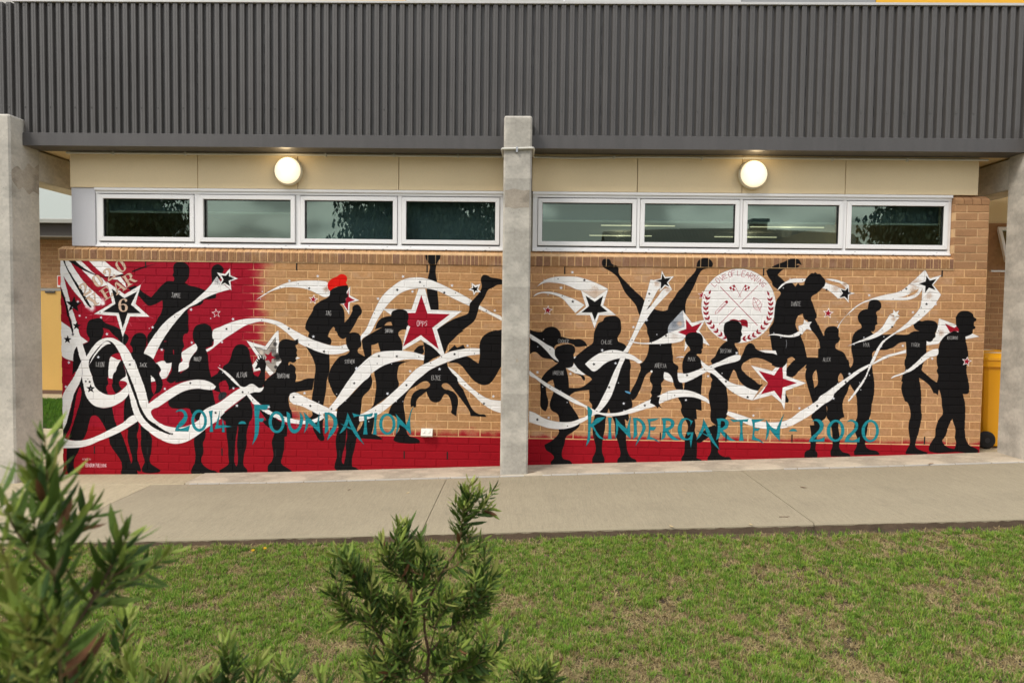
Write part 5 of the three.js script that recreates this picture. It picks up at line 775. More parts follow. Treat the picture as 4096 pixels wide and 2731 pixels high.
// ---------------------------------------------------------------- through the gap at the bin: the side wing
{
  const Z = -2.2, w = thing('side_wing', 'shaded brick side wing with cream panel and an open awning window', 'building', [0, 0, 0]);
  plainWall(w, 5.2, 9.6, 0.2, 2.392, Z, 6.3, 7.6, 9);
  part('brick_return', box(5.2, 6.82, 2.393, 3.046, Z - 0.11, Z - 0.004, 0), farBrick[1], w);
  part('wall_panel', box(5.2, 9.6, 3.048, 3.45, Z - 0.08, Z - 0.03, 0.002), cream, w);
  const x0 = at(3972, 960, Z)[0], fr = miter(x0, 9.5, 2.395, 3.045, 0.045, Z - 0.02, Z - 0.1);
  part('window_frame', fr, frameMat, w); part('sill', box(x0 - 0.02, 9.5, 2.37, 2.394, Z - 0.1, Z + 0.03, 0.003), frameMat, w);
  const sash = new THREE.Group(); sash.name = 'open_sash'; sash.position.set(0, 2.99, Z + 0.0); sash.rotation.x = -0.36; w.add(sash);
  part('sash_frame', miter(x0 + 0.06, x0 + 1.1, -0.52, 0, 0.047, 0.02, -0.02), frameMat, sash);
  part('pane', flat(quad([x0 + 0.1, -0.48, 0], [x0 + 1.06, -0.48, 0], [x0 + 1.06, -0.04, 0], [x0 + 0.1, -0.04, 0]), ([x, y]) => [x, y]), glassMat, sash);
  const rp = std(rgb(150, 146, 136), 0.9);   // the room behind, closed on all sides but the window
  for (const q of [[5.3, 9.6, 0.25, 3.44, Z - 3.1, Z - 3], [5.2, 5.3, 0.25, 3.44, Z - 3, Z - 0.12], [9.6, 9.7, 0.25, 3.44, Z - 3, Z - 0.12], [5.3, 9.6, 0.15, 0.25, Z - 3, Z - 0.12], [5.3, 9.6, 3.3, 3.4, Z - 3, Z - 0.12]]) part('room_lining', box(...q, 0), rp, w);
}
// yellow wheelie bins
{
  const yellow = new THREE.MeshPhysicalMaterial({ color: rgb(250, 176, 4), roughness: 0.42, clearcoat: 0.2, clearcoatRoughness: 0.4, bumpMap: rep(grain, 2, 2), bumpScale: 0.0006 }), rubber = std(rgb(22, 22, 23), 0.8);
  const p = at(3926, 1752, -0.32), bx = p[0], gy = 0.247;
  const bin = thing('wheelie_bin', 'yellow wheelie bin with black wheels behind the end of the mural wall', 'bin', [bx + 0.3, gy, -0.55], 'yellow wheelie bins');
  const loft = (secs) => { const tris = []; for (let k = 0; k < secs.length - 1; k++) { const A = secs[k], B = secs[k + 1]; for (let i = 0; i < A.length; i++) { const j = (i + 1) % A.length; tris.push(...quad(A[i], A[j], B[j], B[i])); } } const T = secs[secs.length - 1], Bt = secs[0]; for (let i = 1; i < T.length - 1; i++) tris.push([T[0], T[i], T[i + 1]], [Bt[0], Bt[i + 1], Bt[i]]); return flat(tris, ([x, y, z]) => [x + z, y]); };
  const sec = (x0, x1, z0, z1, y, c = 0.03) => [[x0 + c, y, z1], [x1 - c, y, z1], [x1, y, z1 - c], [x1, y, z0 + c], [x1 - c, y, z0], [x0 + c, y, z0], [x0, y, z0 + c], [x0, y, z1 - c]];
  part('body', loft([sec(-0.24, 0.27, -0.2, 0.2, 0.02), sec(-0.27, 0.31, -0.235, 0.235, 0.55), sec(-0.3, 0.35, -0.265, 0.265, 0.96), sec(-0.3, 0.35, -0.265, 0.265, 0.965)]), yellow, bin);
  part('rim', loft([sec(-0.325, 0.375, -0.285, 0.285, 0.93), sec(-0.325, 0.375, -0.285, 0.285, 1.0)]), yellow, bin);
  const lid = part('lid', loft([sec(-0.33, 0.39, -0.293, 0.293, 1.002), sec(-0.33, 0.385, -0.29, 0.29, 1.03), sec(-0.26, 0.3, -0.22, 0.22, 1.072), sec(-0.2, 0.22, -0.16, 0.16, 1.08)]), yellow, bin);
  part('sticker', box(-0.16, 0.02, 1.0805, 1.083, 0.02, 0.14, 0), std(rgb(232, 230, 224), 0.5), lid);
  part('axle', cyl([-0.27, 0.1, -0.25], [-0.27, 0.1, 0.25], 0.012), rubber, bin);
  for (const z of [-0.27, 0.27]) { const wh = part('wheel', new THREE.LatheGeometry([[0.03, -0.028], [0.07, -0.028], [0.092, -0.022], [0.1, -0.01], [0.1, 0.01], [0.092, 0.022], [0.07, 0.028], [0.03, 0.028]].map((q) => new THREE.Vector2(...q)), 28).rotateX(Math.PI / 2).translate(-0.27, 0.1, z), rubber, bin); part('hub', new THREE.CylinderGeometry(0.034, 0.034, 0.05, 20).rotateX(Math.PI / 2).translate(-0.27, 0.1, z), std(rgb(46, 46, 48), 0.5), wh); }
  part('handle', cyl([-0.37, 0.98, -0.2], [-0.37, 0.98, 0.2], 0.014), yellow, bin);
  const b2 = bin.clone(); b2.name = numbered('wheelie_bin'); b2.position.set(bx + 0.62, gy, -1.25); b2.userData = { label: 'second yellow wheelie bin standing further back in the passage', category: 'bin', group: 'yellow wheelie bins' }; scene.add(b2);
}
// upper storey set back behind the parapet
{
  const u = thing('upper_storey', 'upper storey wall of grey, white and yellow panels above the parapet capping', 'building', [0, 4.5, -0.4]);
  const y1 = 2.5; [[-6.5, -2.9, 196, 192, 184], [-2.9, -1.4, 236, 178, 40], [-1.4, 0.4, 190, 188, 184], [0.4, 2.4, 206, 206, 204], [2.4, 3.9, 150, 150, 152], [3.9, 6.5, 238, 178, 38]].forEach(([a, b, r, g, bb]) => part('facade_panel', box(a + 0.004, b - 0.004, 0, y1, -0.05, 0, 0.002), std(rgb(r, g, bb), 0.6), u));
}

// ---------------------------------------------------------------- lawn grass
{
  const R = rng(2024), blade = (x, z, h, w, lean, a) => { const ca = Math.cos(a), sa = Math.sin(a), bx = x + ca * lean * 0.4, bz = z + sa * lean * 0.4, tx = x + ca * lean, tz = z + sa * lean, wx = -sa * w, wz = ca * w; return [[[x - wx, -0.004, z - wz], [x + wx, -0.004, z + wz], [bx + wx * 0.8, h * 0.6, bz + wz * 0.8]], [[x - wx, -0.004, z - wz], [bx + wx * 0.8, h * 0.6, bz + wz * 0.8], [bx - wx * 0.8, h * 0.6, bz - wz * 0.8]], [[bx - wx * 0.8, h * 0.6, bz - wz * 0.8], [bx + wx * 0.8, h * 0.6, bz + wz * 0.8], [tx, h, tz]]]; };
  const tuft = (n, h, spread, lean) => { const t = []; for (let i = 0; i < n; i++) { const a = R() * 6.283, d = spread * Math.sqrt(R()); t.push(...blade(Math.cos(a) * d, Math.sin(a) * d, h * (0.5 + 0.7 * R()), 0.0011 + 0.0011 * R(), lean * (0.3 + R()), R() * 6.283)); } return flat(t, ([x, y]) => [x, y]); };
  const mat = new THREE.MeshPhysicalMaterial({ roughness: 0.85, specularIntensity: 0.2, side: THREE.DoubleSide }), m4 = new THREE.Matrix4(), q = new THREE.Quaternion(), e = new THREE.Euler(), v = new THREE.Vector3(), s = new THREE.Vector3(), col = new THREE.Color();
  const kinds = [[tuft(8, 0.025, 0.015, 0.022), 62000, 0], [tuft(7, 0.042, 0.012, 0.03), 5000, 0], [tuft(8, 0.015, 0.022, 0.034), 46000, 1]];
  kinds.forEach(([geo, count, dead], kind) => {
    const im = new THREE.InstancedMesh(geo, mat, count); let n = 0, guard = 0;
    while (n < count && guard++ < count * 12) {
      const z = 2.27 + Math.pow(R(), 1.15) * 3.4, half = (7.6 - z) * 0.8 + 0.7, x = (R() * 2 - 1) * half; if (z < 2.36 && R() < 0.45 + 0.4 * smooth(0, 2, x)) continue;
      const d = fbm(x * 1.1 + 3, z * 1.1, 91, 4), b = fbm(x * 3.6, z * 3.6, 92, 3), fine = fbm(x * 9, z * 9, 94, 2);
      const green = smooth(0.38, 0.58, 0.22 * d + 0.38 * b + 0.4 * fine + 0.03);
      if (R() > (dead ? 0.35 + 0.65 * (1 - green) : 0.1 + 0.9 * green)) continue;
      const k = 0.65 + 0.7 * R(); m4.compose(v.set(x, lawnY(x, z), z), q.setFromEuler(e.set((R() - 0.5) * 0.5, R() * 6.283, (R() - 0.5) * 0.5)), s.set(k, k * (0.8 + 0.4 * R()), k)); im.setMatrixAt(n, m4);
      const t = R(), u = R();
      if (dead || u < 0.2) col.setRGB(lerp(0.2, 0.44, t), lerp(0.145, 0.345, t), lerp(0.06, 0.17, t)); else { const yl = R(); col.setRGB(lerp(0.08, 0.19, t) + 0.1 * yl * t, lerp(0.18, 0.34, t), lerp(0.02, 0.048, t)); }
      im.setColorAt(n++, col);
    }
    im.count = n; im.name = ['lawn_grass', 'tall_grass', 'dry_grass'][kind]; im.castShadow = im.receiveShadow = true; scene.add(im);
    tag(im, ['short mown green grass of the lawn in front of the path', 'longer green grass blades standing out of the lawn', 'dry straw coloured thatch lying between the green grass'][kind], 'grass', null, 'stuff');
  });
  const fl = new THREE.InstancedMesh(tuft(10, 0.07, 0.04, 0.03), mat, 9000); let n = 0;
  while (n < 9000) { const x = -11.5 + R() * 5, z = -6.3 + R() * 3.35; m4.compose(v.set(x, -0.187, z), q.setFromEuler(e.set(0, R() * 6.283, 0)), s.set(1.3, 1, 1.3)); fl.setMatrixAt(n, m4); const t = R(); fl.setColorAt(n++, col.setRGB(lerp(0.04, 0.12, t), lerp(0.12, 0.24, t), 0.02)); }
  fl.name = 'far_lawn_grass'; tag(fl, 'green grass of the small lawn beyond the passage', 'grass', null, 'stuff'); scene.add(fl);
  // small weeds, leaves and twigs that can be told apart
  const onGround = (px, py) => { const d = dir(px, py); for (let t = 3; t < 9; t += 0.004) { const p = [CAM.x + d[0] * t, CAM.y + d[1] * t, CAM.z + d[2] * t], g = p[2] > 2.235 ? lawnY(p[0], p[2]) : ground(p[0]) + (p[2] < 0.45 ? 0.006 : -0.004); if (p[1] <= g) return [p[0], g, p[2]]; } return [0, 0, 3]; };
  const petal = std(rgb(238, 190, 20), 0.7), stemM = std(rgb(80, 110, 40), 0.8), dryM = [std(rgb(140, 96, 52), 0.9), std(rgb(196, 172, 128), 0.9), std(rgb(96, 64, 40), 0.9)];
  [[277, 2259, 'flowering low among the leaves of the large blurred shrub'], [1009, 2227, 'in the grass before the ramp, further from the path'], [1057, 2219, 'in the grass before the ramp, closer to the path']].forEach(([x, y, l]) => {
    const p = onGround(x, y), t = thing('dandelion', 'small yellow dandelion ' + l, 'flower', p, 'dandelions in the lawn'); part('stem', cyl([0, 0, 0], [0.004, 0.045, 0.002], 0.0015, 0.0012, 6), stemM, t);
    const pet = []; for (let i = 0; i < 26; i++) { const g = new THREE.BoxGeometry(0.003, 0.0008, 0.013).translate(0, 0, 0.007); g.rotateX(-0.1 - 0.5 * (i % 3) / 2); g.rotateY(i * 2.4); g.translate(0.004, 0.047 + 0.0008 * (i % 3), 0.002); pet.push(g); } part('petals', pet, petal, t);
  });
  const leafShape = (l, w, curl) => { const t = [], N = 5, P = (i, sd) => { const u = i / N, ww = w * Math.sin(Math.PI * Math.min(0.98, u * 0.94 + 0.03)); return [(u - 0.5) * l, 0.003 + curl * (u - 0.5) * (u - 0.5) * 4 + Math.abs(sd) * 0.12 * ww, sd * ww]; }; for (let i = 0; i < N; i++) t.push(...quad(P(i, -1), P(i, 0), P(i + 1, 0), P(i + 1, -1)), ...quad(P(i, 0), P(i, 1), P(i + 1, 1), P(i + 1, 0))); return flat(t, ([x, , z]) => [x, z]); };
  [[2738, 1962, 0.05, 1, 'tan'], [1395, 1960, 0.05, 2, 'dark'], [1630, 1973, 0.06, 1, 'pale'], [3215, 1951, 0.07, 2, 'dark'], [3725, 1857, 0.07, 0, 'brown'], [311, 2053, 0.05, 1, 'greenish'], [2397, 1897, 0.05, 1, 'tan'], [2687, 2132, 0.06, 1, 'pale'], [3005, 2133, 0.05, 1, 'tan']].forEach(([x, y, l, k, w], i) => {
    const p = onGround(x, y), t = part('fallen_leaf', leafShape(l, l * 0.16, l * 0.08), dryM[k], scene); t.position.set(...p); t.rotation.y = R() * 6.28;
    tag(t, ['tan curled leaf on the ramp path below the letters GARTEN', 'dark dry leaf on the ramp path below the letters FOUND', 'pale narrow leaf on the ramp path below the white power outlet', 'dark dry leaf on the ramp path near the upper slab joint', 'brown leaf on the footing strip below the last two silhouettes', 'thin leaf on the pale slab behind the large blurred shrub', 'tan leaf on the footing strip joint below the first painted letter K', 'pale curled leaf at the grass edge, larger of a pair', 'tan curled leaf at the grass edge, smaller of a pair'][i], 'leaf', p[2] > 2.235 ? 'leaves at the grass edge' : p[2] < 0.46 ? 'leaves on the footing strip' : 'leaves on the path');
  });
  [[3140, 2068, 0.09, 0.1], [2125, 1890, 0.14, 0.5]].forEach(([x, y, l, a], i) => { const p = onGround(x, y), t = part('twig', [cyl([-l / 2, 0.003, 0], [0, 0.004, 0.004], 0.0022, 0.002, 6), cyl([0, 0.004, 0.004], [l / 2, 0.003, 0], 0.002, 0.001, 6), cyl([0, 0.004, 0.004], [l * 0.2, 0.004, 0.02], 0.0014, 0.0008, 5)], dryM[2], scene); t.position.set(...p); t.rotation.y = a; tag(t, i ? 'thin dry twig on the footing strip at the foot of the middle pillar' : 'thin dry twig lying on the ramp path near its grass edge', 'twig'); });
}

// ---------------------------------------------------------------- bottlebrush shrubs close to the camera
{
  const leafGeo = [0, 1, 2].map((k) => { const N = 4, t = [], b = [0.1, 0.16, 0.05][k], P = (i, sd) => { const u = i / N, w = [0.014, 0.082, 0.1, 0.074, 0.003][i]; return [sd * w, u, -b * u * u + Math.abs(sd) * w * 0.35]; }; for (let i = 0; i < N; i++) t.push(...quad(P(i, -1), P(i, 0), P(i + 1, 0), P(i + 1, -1)), ...quad(P(i, 0), P(i, 1), P(i + 1, 1), P(i + 1, 0))); return flat(t, ([x, y]) => [x, y]); });   // unit leaf along +y
  const leafTex = texture(64, 128, (u, v, i, j) => { const c = 0.9 + 0.2 * (fbm(u * 4, v * 16, 96, 3) - 0.5) + (Math.abs(u - 0.5) < 0.05 ? 0.08 : 0); return [c, c, c]; });
  const L = (r, g, b) => new THREE.MeshPhysicalMaterial({ color: new THREE.Color().setRGB(r, g, b), roughness: 0.6, specularIntensity: 0.28, side: THREE.DoubleSide, map: leafTex, transmission: 0.14, thickness: 0 });
  const green = [L(0.09, 0.155, 0.026), L(0.115, 0.19, 0.032), L(0.052, 0.1, 0.022), L(0.15, 0.22, 0.04)], young = [L(0.31, 0.4, 0.07), L(0.25, 0.34, 0.06), L(0.4, 0.43, 0.11)], brown = [L(0.22, 0.1, 0.045), L(0.16, 0.08, 0.04)];
  const bark = std(rgb(120, 92, 70), 0.95, { bumpMap: rep(grain, 6, 6), bumpScale: 0.003 }), softBark = std(rgb(112, 96, 60), 0.9), bud = std(rgb(206, 190, 178), 0.9);
  const up = new THREE.Vector3(0, 1, 0);
  function shrub(name, label, dist, base, shoots, seed) {
    const R = rng(seed), o = thing(name, label, 'shrub', base, 'bottlebrush shrubs near the camera'), B = new THREE.Vector3(...base), leaves = [];
    const grow = (pts, opt) => {
      if (opt.root) pts.unshift(new THREE.Vector3((pts[0].x) * 0.25, 0.0, pts[0].z * 0.25));
      const curve = new THREE.CatmullRomCurve3(pts, false, 'centripetal'), len = curve.getLength(), r0 = opt.r ?? 0.0035, seg = Math.max(8, Math.round(len / 0.03));
      const g = new THREE.TubeGeometry(curve, seg, 1, 7), P = g.attributes.position, C = curve.getSpacedPoints(seg); // taper
      for (let k = 0; k <= seg; k++) { const c = curve.getPointAt(k / seg), f = lerp(r0, 0.0011, k / seg); for (let a = 0; a <= 7; a++) { const id = k * 8 + a; P.setXYZ(id, c.x + (P.getX(id) - c.x) * f, c.y + (P.getY(id) - c.y) * f, c.z + (P.getZ(id) - c.z) * f); } }
      g.computeVertexNormals(); part('stem', g, r0 > 0.004 ? bark : softBark, o);
      const from = opt.from ?? 0.3, ll = (opt.len ?? 0.07) * (dist > 2 ? 1.2 : 1.08), step = (opt.step ?? 0.0042) * (opt.k ?? (dist > 2 ? 0.95 : 1.1)), cnt = Math.floor(len * (1 - from) / step); let az = R() * 6;
      for (let i = 0; i < cnt; i++) {
        const t = from + (1 - from) * (i + R() * 0.5) / cnt, tip = (t - from) / (1 - from); if (R() < (opt.bare ?? 0.12) * (1 - tip)) continue;
        const p = curve.getPointAt(Math.min(1, t)), d = curve.getTangentAt(Math.min(1, t)); az += 2.4 + 0.3 * (R() - 0.5);
        const side = new THREE.Vector3(1, 0.2, 0.3).cross(d).normalize().applyAxisAngle(d, az), open = lerp(1.12, 0.62, Math.pow(tip, 1.4)) + 0.5 * (R() - 0.5);
        const ld = d.clone().multiplyScalar(Math.cos(open)).addScaledVector(side, Math.sin(open)).normalize(), q = new THREE.Quaternion().setFromUnitVectors(up, ld); q.multiply(new THREE.Quaternion().setFromAxisAngle(up, R() * 0.8 - 0.4 + az));
        const l = ll * (0.6 + 0.6 * R()) * (tip > 0.93 ? 0.62 : 1), m = R() < (opt.brown ?? 0.015) ? brown : tip > (opt.young ?? 0.8) ? young : green;
        leaves.push([m[Math.floor(R() * m.length)], Math.floor(R() * 3), p, q, l, p.clone().add(B).distanceTo(CAM)]);
      }
      if (opt.bud) part('bud', new THREE.SphereGeometry(0.006, 8, 6).scale(1, 1.4, 1).translate(...curve.getPointAt(0.97).toArray()), bud, o);
      return [curve, len, ll];
    };
    shoots.forEach(([pix, dz0, dz1, opt = {}]) => {
      const list = pix.split(' ').map((q) => q.split(',').map(Number)), n = list.length;
      const pts = list.map(([x, y], i) => away(x, y, dist + lerp(dz0, dz1, i / (n - 1))).sub(B));
      const [curve, len, ll] = grow(pts, opt);
      const extra = opt.twigs ?? (dist > 2 ? 4 : 2);   // short side twigs in every direction round the upper part
      for (let k = 0; k < extra; k++) {
        const t = lerp(Math.max(0.3, opt.from ?? 0.3), 0.9, (k + R() * 0.8) / extra), p = curve.getPointAt(t), d = curve.getTangentAt(t), sd = new THREE.Vector3(R() - 0.5, 0.15 + 0.3 * R(), R() - 0.5).normalize(), l = (0.07 + 0.06 * R()) * (dist > 2 ? 1.15 : 0.8);
        const dirn = d.clone().multiplyScalar(0.75).addScaledVector(sd, 0.8).normalize();
        grow([p, p.clone().addScaledVector(dirn, l * 0.5), p.clone().addScaledVector(dirn, l).add(new THREE.Vector3(0, l * 0.12, 0))], { from: 0.15, len: ll * 0.78 / (dist > 2 ? 1.2 : 1.08), step: 0.0046, r: 0.002, young: 0.6 + 0.35 * R(), brown: 0.03 });
      }
    });
    // of the leaves, the largest in view are parts of their own; the rest are joined
    const inView = ([, , p]) => { const q = toPixel(p.x + B.x, p.y + B.y, p.z + B.z); return q[0] > -20 && q[0] < 4110 && q[1] > 0 && q[1] < 2740; };
    leaves.sort((a, b) => (inView(b) - inView(a)) || a[5] - b[5]);
    leaves.slice(0, 300).forEach(([m, k, p, q, l]) => { const e = new THREE.Mesh(leafGeo[k], m); e.name = 'leaf'; e.position.copy(p); e.quaternion.copy(q); e.scale.set(l, l, l); e.castShadow = e.receiveShadow = true; o.add(e); });
    const by = new Map(); leaves.slice(300).forEach(([m, k, p, q, l]) => { const g = leafGeo[k].clone().applyMatrix4(new THREE.Matrix4().compose(p, q, new THREE.Vector3(l, l, l))); if (!by.has(m)) by.set(m, []); by.get(m).push(g); });
    for (const [m, gs] of by) part('further_leaves', mergeGeometries(gs), m, o).userData.kind = 'stuff';
  }
  const on = (px, dist) => { const p = away(px, 2731, dist); return [p.x, lawnY(p.x, p.z) - 0.01, p.z]; };
  shrub('bottlebrush_shrub', 'large blurred bottlebrush shrub with its top in front of the pillar at the red end', 1.25, on(240, 1.25), [
    ['245,2760 230,2500 215,2300 200,2160 180,2030 155,1940 115,1870', 0, 0.05, { root: 1, r: 0.007, from: 0.5, len: 0.085, step: 0.0046, young: 0.9 }],
    ['180,2030 185,1985 195,1940', 0.02, 0.06, { from: 0.1, len: 0.075, step: 0.005, r: 0.003 }],
    ['235,2600 320,2480 400,2340 470,2220 520,2125', 0, 0.1, { r: 0.0045, from: 0.3, len: 0.075, step: 0.0055, young: 0.9, brown: 0.05 }],
    ['320,2480 410,2395 490,2340 575,2290', 0.03, 0.14, { from: 0.2, len: 0.06, step: 0.006 }],
    ['215,2300 130,2210 60,2120 20,2030', 0, -0.1, { from: 0.2, len: 0.075, step: 0.005, bud: 1 }],
    ['120,2780 90,2560 60,2400 30,2270 0,2180', -0.02, -0.1, { root: 1, r: 0.005, from: 0.3, len: 0.075, step: 0.005 }],
    ['150,2780 140,2640 110,2520 60,2440', -0.1, -0.16, { root: 1, from: 0.5, len: 0.07, step: 0.0045, young: 0.75 }],
    ['240,2740 235,2640 225,2540 200,2480', -0.08, -0.12, { from: 0.1, len: 0.07, step: 0.0045, young: 0.5 }],
    ['215,2300 260,2200 290,2080', 0, 0.12, { from: 0.15, len: 0.07, step: 0.0055 }],
    ['20,2790 40,2680 60,2590 80,2530', -0.05, -0.1, { root: 1, from: 0.5, len: 0.075, step: 0.005 }],
    ['300,2780 320,2680 380,2600', -0.02, 0.05, { root: 1, from: 0.6, len: 0.07, step: 0.005, brown: 0.1 }],
  ], 11);
  shrub('bottlebrush_shrub', 'low bottlebrush sprigs rising between the large shrub and the slender one', 1.75, on(620, 1.75), [
    ['450,2790 470,2650 490,2540 480,2440', 0, 0.1, { root: 1, from: 0.55, len: 0.068, step: 0.0045, twigs: 5 }],
    ['545,2800 520,2710 500,2620', 0, 0.02, { root: 1, from: 0.65, len: 0.08, step: 0.004, young: 0.5, twigs: 4 }],
    ['360,2800 340,2700 330,2610', -0.1, -0.05, { root: 1, from: 0.6, len: 0.075, step: 0.0045, young: 0.8, twigs: 4 }],
    ['740,2810 745,2730 760,2680', 0.15, 0.2, { root: 1, from: 0.65, len: 0.068, step: 0.0045, twigs: 4 }],
    ['900,2800 915,2680 905,2550', 0.3, 0.35, { root: 1, from: 0.66, len: 0.066, step: 0.0045, brown: 0.06, twigs: 5 }],
    ['1030,2800 1015,2700 1045,2640', 0.3, 0.32, { root: 1, from: 0.68, len: 0.066, step: 0.0045, twigs: 5 }],
    ['650,2810 640,2730 630,2670', 0.1, 0.1, { root: 1, from: 0.68, len: 0.066, step: 0.0045, twigs: 4 }],
    ['820,2810 825,2740 835,2690', 0.25, 0.25, { root: 1, from: 0.68, len: 0.066, step: 0.005, twigs: 4 }],
    ['1150,2810 1130,2710 1120,2640', 0.5, 0.5, { root: 1, from: 0.72, len: 0.066, step: 0.0042, young: 0.7, twigs: 4 }],
    ['1290,2830 1285,2760 1280,2690', 0.6, 0.6, { root: 1, from: 0.75, len: 0.066, step: 0.0045, young: 0.7, twigs: 3 }],
  ], 12);
  shrub('bottlebrush_shrub', 'slender upright bottlebrush shrub standing alone on the lawn before the middle pillar', 2.6, on(1705, 2.6), [
    ['1704,2760 1706,2680 1715,2615 1699,2536 1693,2435 1667,2377 1630,2335 1619,2244 1622,2150 1618,2095', 0, 0.06, { root: 1, r: 0.011, from: 0.72, len: 0.068, step: 0.0038, young: 0.93 }],
    ['1693,2435 1731,2366 1773,2281 1831,2186 1852,2112 1895,2059 1975,2030', 0, 0.08, { r: 0.006, from: 0.5, len: 0.06, step: 0.005, young: 0.8, bare: 0.35, brown: 0.04 }],
    ['1836,2170 1845,2100 1855,2020', 0.04, 0.02, { from: 0.25, len: 0.06, step: 0.0042 }],
    ['1704,2700 1640,2660 1572,2615 1524,2562 1481,2499 1428,2472 1340,2490', 0, -0.08, { r: 0.007, from: 0.5, len: 0.065, step: 0.0045 }],
    ['1481,2499 1460,2393 1418,2324 1386,2240', -0.05, -0.02, { from: 0.15, len: 0.07, step: 0.0045, young: 0.9 }],
    ['1524,2562 1520,2456 1503,2377 1460,2280', -0.03, 0.06, { from: 0.25, len: 0.065, step: 0.0045, young: 0.75, bud: 1 }],
    ['1572,2615 1572,2510 1566,2425', -0.02, -0.06, { from: 0.3, len: 0.065, step: 0.0042, young: 0.85 }],
    ['1428,2472 1390,2450 1362,2412', -0.06, -0.1, { from: 0.1, len: 0.06, step: 0.0045, young: 0.3 }],
    ['1715,2615 1752,2573 1794,2520 1842,2483 1884,2403 1948,2334 1992,2290', 0, 0.1, { r: 0.006, from: 0.3, len: 0.066, step: 0.0042, young: 0.88 }],
    ['1794,2520 1852,2500 1920,2440', 0.03, 0.12, { from: 0.15, len: 0.055, step: 0.006 }],
    ['1715,2690 1780,2700 1850,2680 1920,2650 1990,2635', 0, -0.05, { from: 0.3, len: 0.065, step: 0.0045, young: 0.75 }],
    ['1773,2281 1830,2260 1868,2215', 0.02, 0.05, { from: 0.1, len: 0.055, step: 0.0055, young: 0.5, bud: 1, brown: 0.15 }],
    ['1697,2450 1700,2350 1703,2270 1690,2215', 0, 0.03, { from: 0.3, len: 0.062, step: 0.0048 }],
    ['1630,2335 1590,2300 1560,2260 1545,2215', 0.02, -0.02, { from: 0.1, len: 0.062, step: 0.0048, young: 0.8, bud: 1 }],
    ['1715,2615 1650,2560 1630,2480 1640,2400', 0.0, -0.06, { from: 0.25, len: 0.065, step: 0.0048 }],
    ['1700,2700 1640,2720 1560,2700 1500,2720', 0, -0.04, { from: 0.3, len: 0.065, step: 0.005, brown: 0.08 }],
    ['1715,2615 1740,2520 1760,2440 1790,2390', 0.02, -0.03, { from: 0.35, len: 0.06, step: 0.006, brown: 0.08 }],
    ['1700,2720 1660,2690 1620,2640 1600,2570', 0, -0.1, { from: 0.2, len: 0.064, step: 0.0045, young: 0.85 }],
    ['1706,2740 1740,2690 1770,2640 1800,2610', 0, -0.08, { from: 0.2, len: 0.064, step: 0.0045 }],
    ['1704,2750 1600,2740 1530,2680 1480,2640', 0, 0.08, { from: 0.25, len: 0.064, step: 0.0045, brown: 0.05 }],
    ['1706,2760 1800,2740 1880,2720 1940,2700', 0, 0.06, { from: 0.2, len: 0.064, step: 0.0045, young: 0.8 }],
    ['1850,2470 1890,2460 1905,2380', 0.06, 0.02, { from: 0.1, len: 0.06, step: 0.005 }],
  ], 13);
  shrub('bottlebrush_shrub', 'tip of a small bottlebrush shoot beside the slender shrub, mostly below the frame', 2.6, on(2160, 2.6), [['2150,2860 2165,2780 2180,2700', 0, 0, { root: 1, from: 0.8, len: 0.06, step: 0.0045 }], ['2120,2860 2115,2790 2105,2725', 0, 0, { root: 1, from: 0.8, len: 0.055, step: 0.0045, young: 0.7 }]], 14);
}

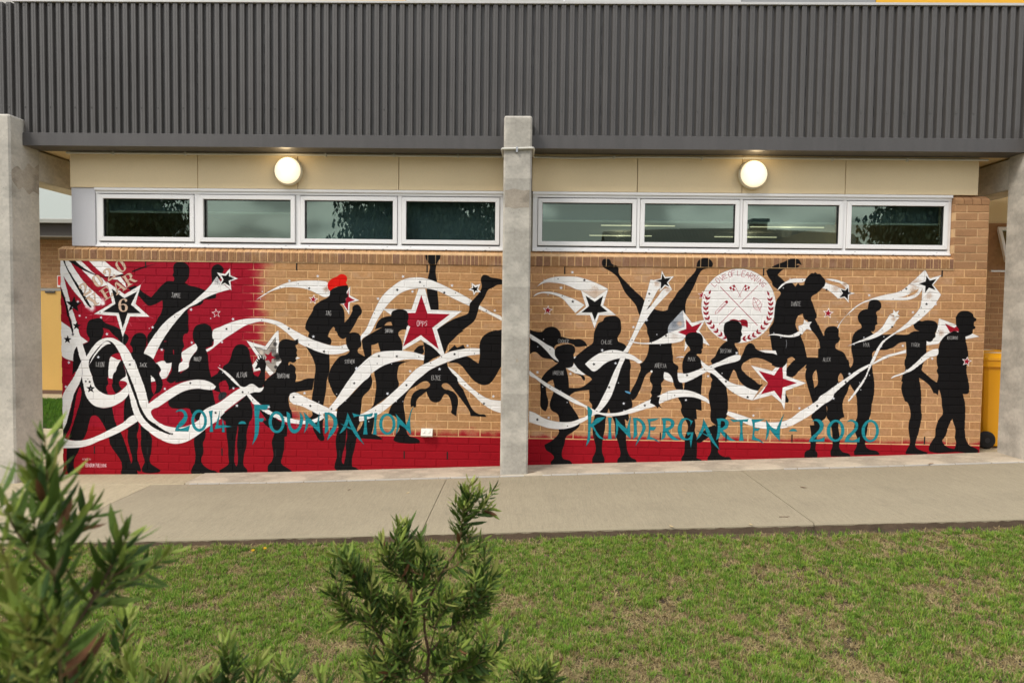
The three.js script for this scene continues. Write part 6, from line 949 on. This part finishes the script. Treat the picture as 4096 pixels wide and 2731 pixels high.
// ---------------------------------------------------------------- behind the photographer: what the window panes mirror
{
  const leafM = [[0.03, 0.05, 0.022], [0.04, 0.06, 0.026], [0.022, 0.042, 0.02]].map((c) => std(new THREE.Color().setRGB(...c), 0.7, { side: THREE.DoubleSide })), trunkM = std(rgb(92, 80, 70), 0.95);
  const tree = (x, z, h, rx, ry, seed, label) => {
    const R = rng(seed), t = thing('gum_tree', label, 'tree', [x, -0.4, z], 'trees behind the photographer'), limbs = [cyl([0, 0, 0], [0.1, h * 0.5, 0], 0.22, 0.13, 10)];
    for (let i = 0; i < 9; i++) { const a = i * 2.4 + R(), e = h * (0.3 + 0.5 * R()); limbs.push(cyl([0.06, e * 0.7, 0], [Math.cos(a) * rx * 0.7, e + ry * 0.35, Math.sin(a) * rx * 0.7], 0.07, 0.02, 6)); }
    part('trunk', limbs, trunkM, t);
    const tri = [[], [], []];
    for (let c = 0; c < 340; c++) {
      const a = R() * 6.283, u = R() * 2 - 1, rr = Math.cbrt(R()), cx = Math.cos(a) * Math.sqrt(1 - u * u) * rr * rx, cy = h * 0.62 + u * rr * ry, cz = Math.sin(a) * Math.sqrt(1 - u * u) * rr * rx;
      for (let i = 0; i < 60; i++) { const b = R() * 6.283, w = R() * 2 - 1, q = 0.75 * Math.cbrt(R()), p = [cx + Math.cos(b) * q, cy + w * q * 0.7, cz + Math.sin(b) * q], l = 0.16 + 0.16 * R(), f = R() * 6.283, k = 0.05 + 0.03 * R(), d = [Math.cos(f) * l * 0.5, -l, Math.sin(f) * l * 0.5], s = [-Math.sin(f) * k, 0, Math.cos(f) * k]; tri[i % 3].push([p, [p[0] + d[0] * 0.5 + s[0], p[1] + d[1] * 0.5, p[2] + d[2] * 0.5 + s[2]], [p[0] + d[0], p[1] + d[1], p[2] + d[2]]], [p, [p[0] + d[0], p[1] + d[1], p[2] + d[2]], [p[0] + d[0] * 0.5 - s[0], p[1] + d[1] * 0.5, p[2] + d[2] * 0.5 - s[2]]]); }
    }
    const crown = part('crown', flat(tri[0], ([a, b]) => [a, b]), leafM[0], t); part('leaf_clumps', flat(tri[1], ([a, b]) => [a, b]), leafM[1], crown); part('leaf_clumps', flat(tri[2], ([a, b]) => [a, b]), leafM[2], crown);
  };
  tree(-17.6, 20, 8.5, 3.4, 3.8, 1, 'gum tree mirrored in the pane beside the white end panel');
  tree(-4.3, 20, 9, 3.2, 4.2, 2, 'gum tree mirrored in the two panes before the middle pillar');
  tree(17.6, 20, 8.5, 3.4, 3.8, 3, 'gum tree mirrored in the pane beside the brick pier');
  const b = thing('hall_building', 'long low hall with dark ribbed roof mirrored at the foot of the panes', 'building', [11.5, 0.15, 30]);
  part('wall', box(-6.6, 7, 0, 4.5, 0, 5, 0), std(rgb(120, 108, 94), 0.9), b);
  const tris = [], P = (i, s) => [-7 + i * 0.1, [4.5, 6.35][s] + (i % 2 ? 0.04 : 0) + (s ? Math.sin(i / 145 * 3.1) * 0.25 : 0), [-0.4, 2.5][s]]; for (let i = 0; i < 145; i++) tris.push(...quad(P(i + 1, 0), P(i, 0), P(i, 1), P(i + 1, 1)), ...quad(P(i, 1), P(i, 0), P(i + 1, 0), P(i + 1, 1)).map((t) => t.map(([x, y, z]) => [x, y, 5 - z])));
  part('roof', flat(tris, ([x, y]) => [x, y]), std(rgb(84, 86, 88), 0.6), b);
  part('roof_vent', [box(1.6, 2.4, 5.7, 6.95, 2.1, 2.9, 0), box(1.5, 2.5, 6.95, 7.15, 2.0, 3.0, 0.02)], std(rgb(70, 72, 74), 0.5), b);
}

renderer.render(scene, camera);
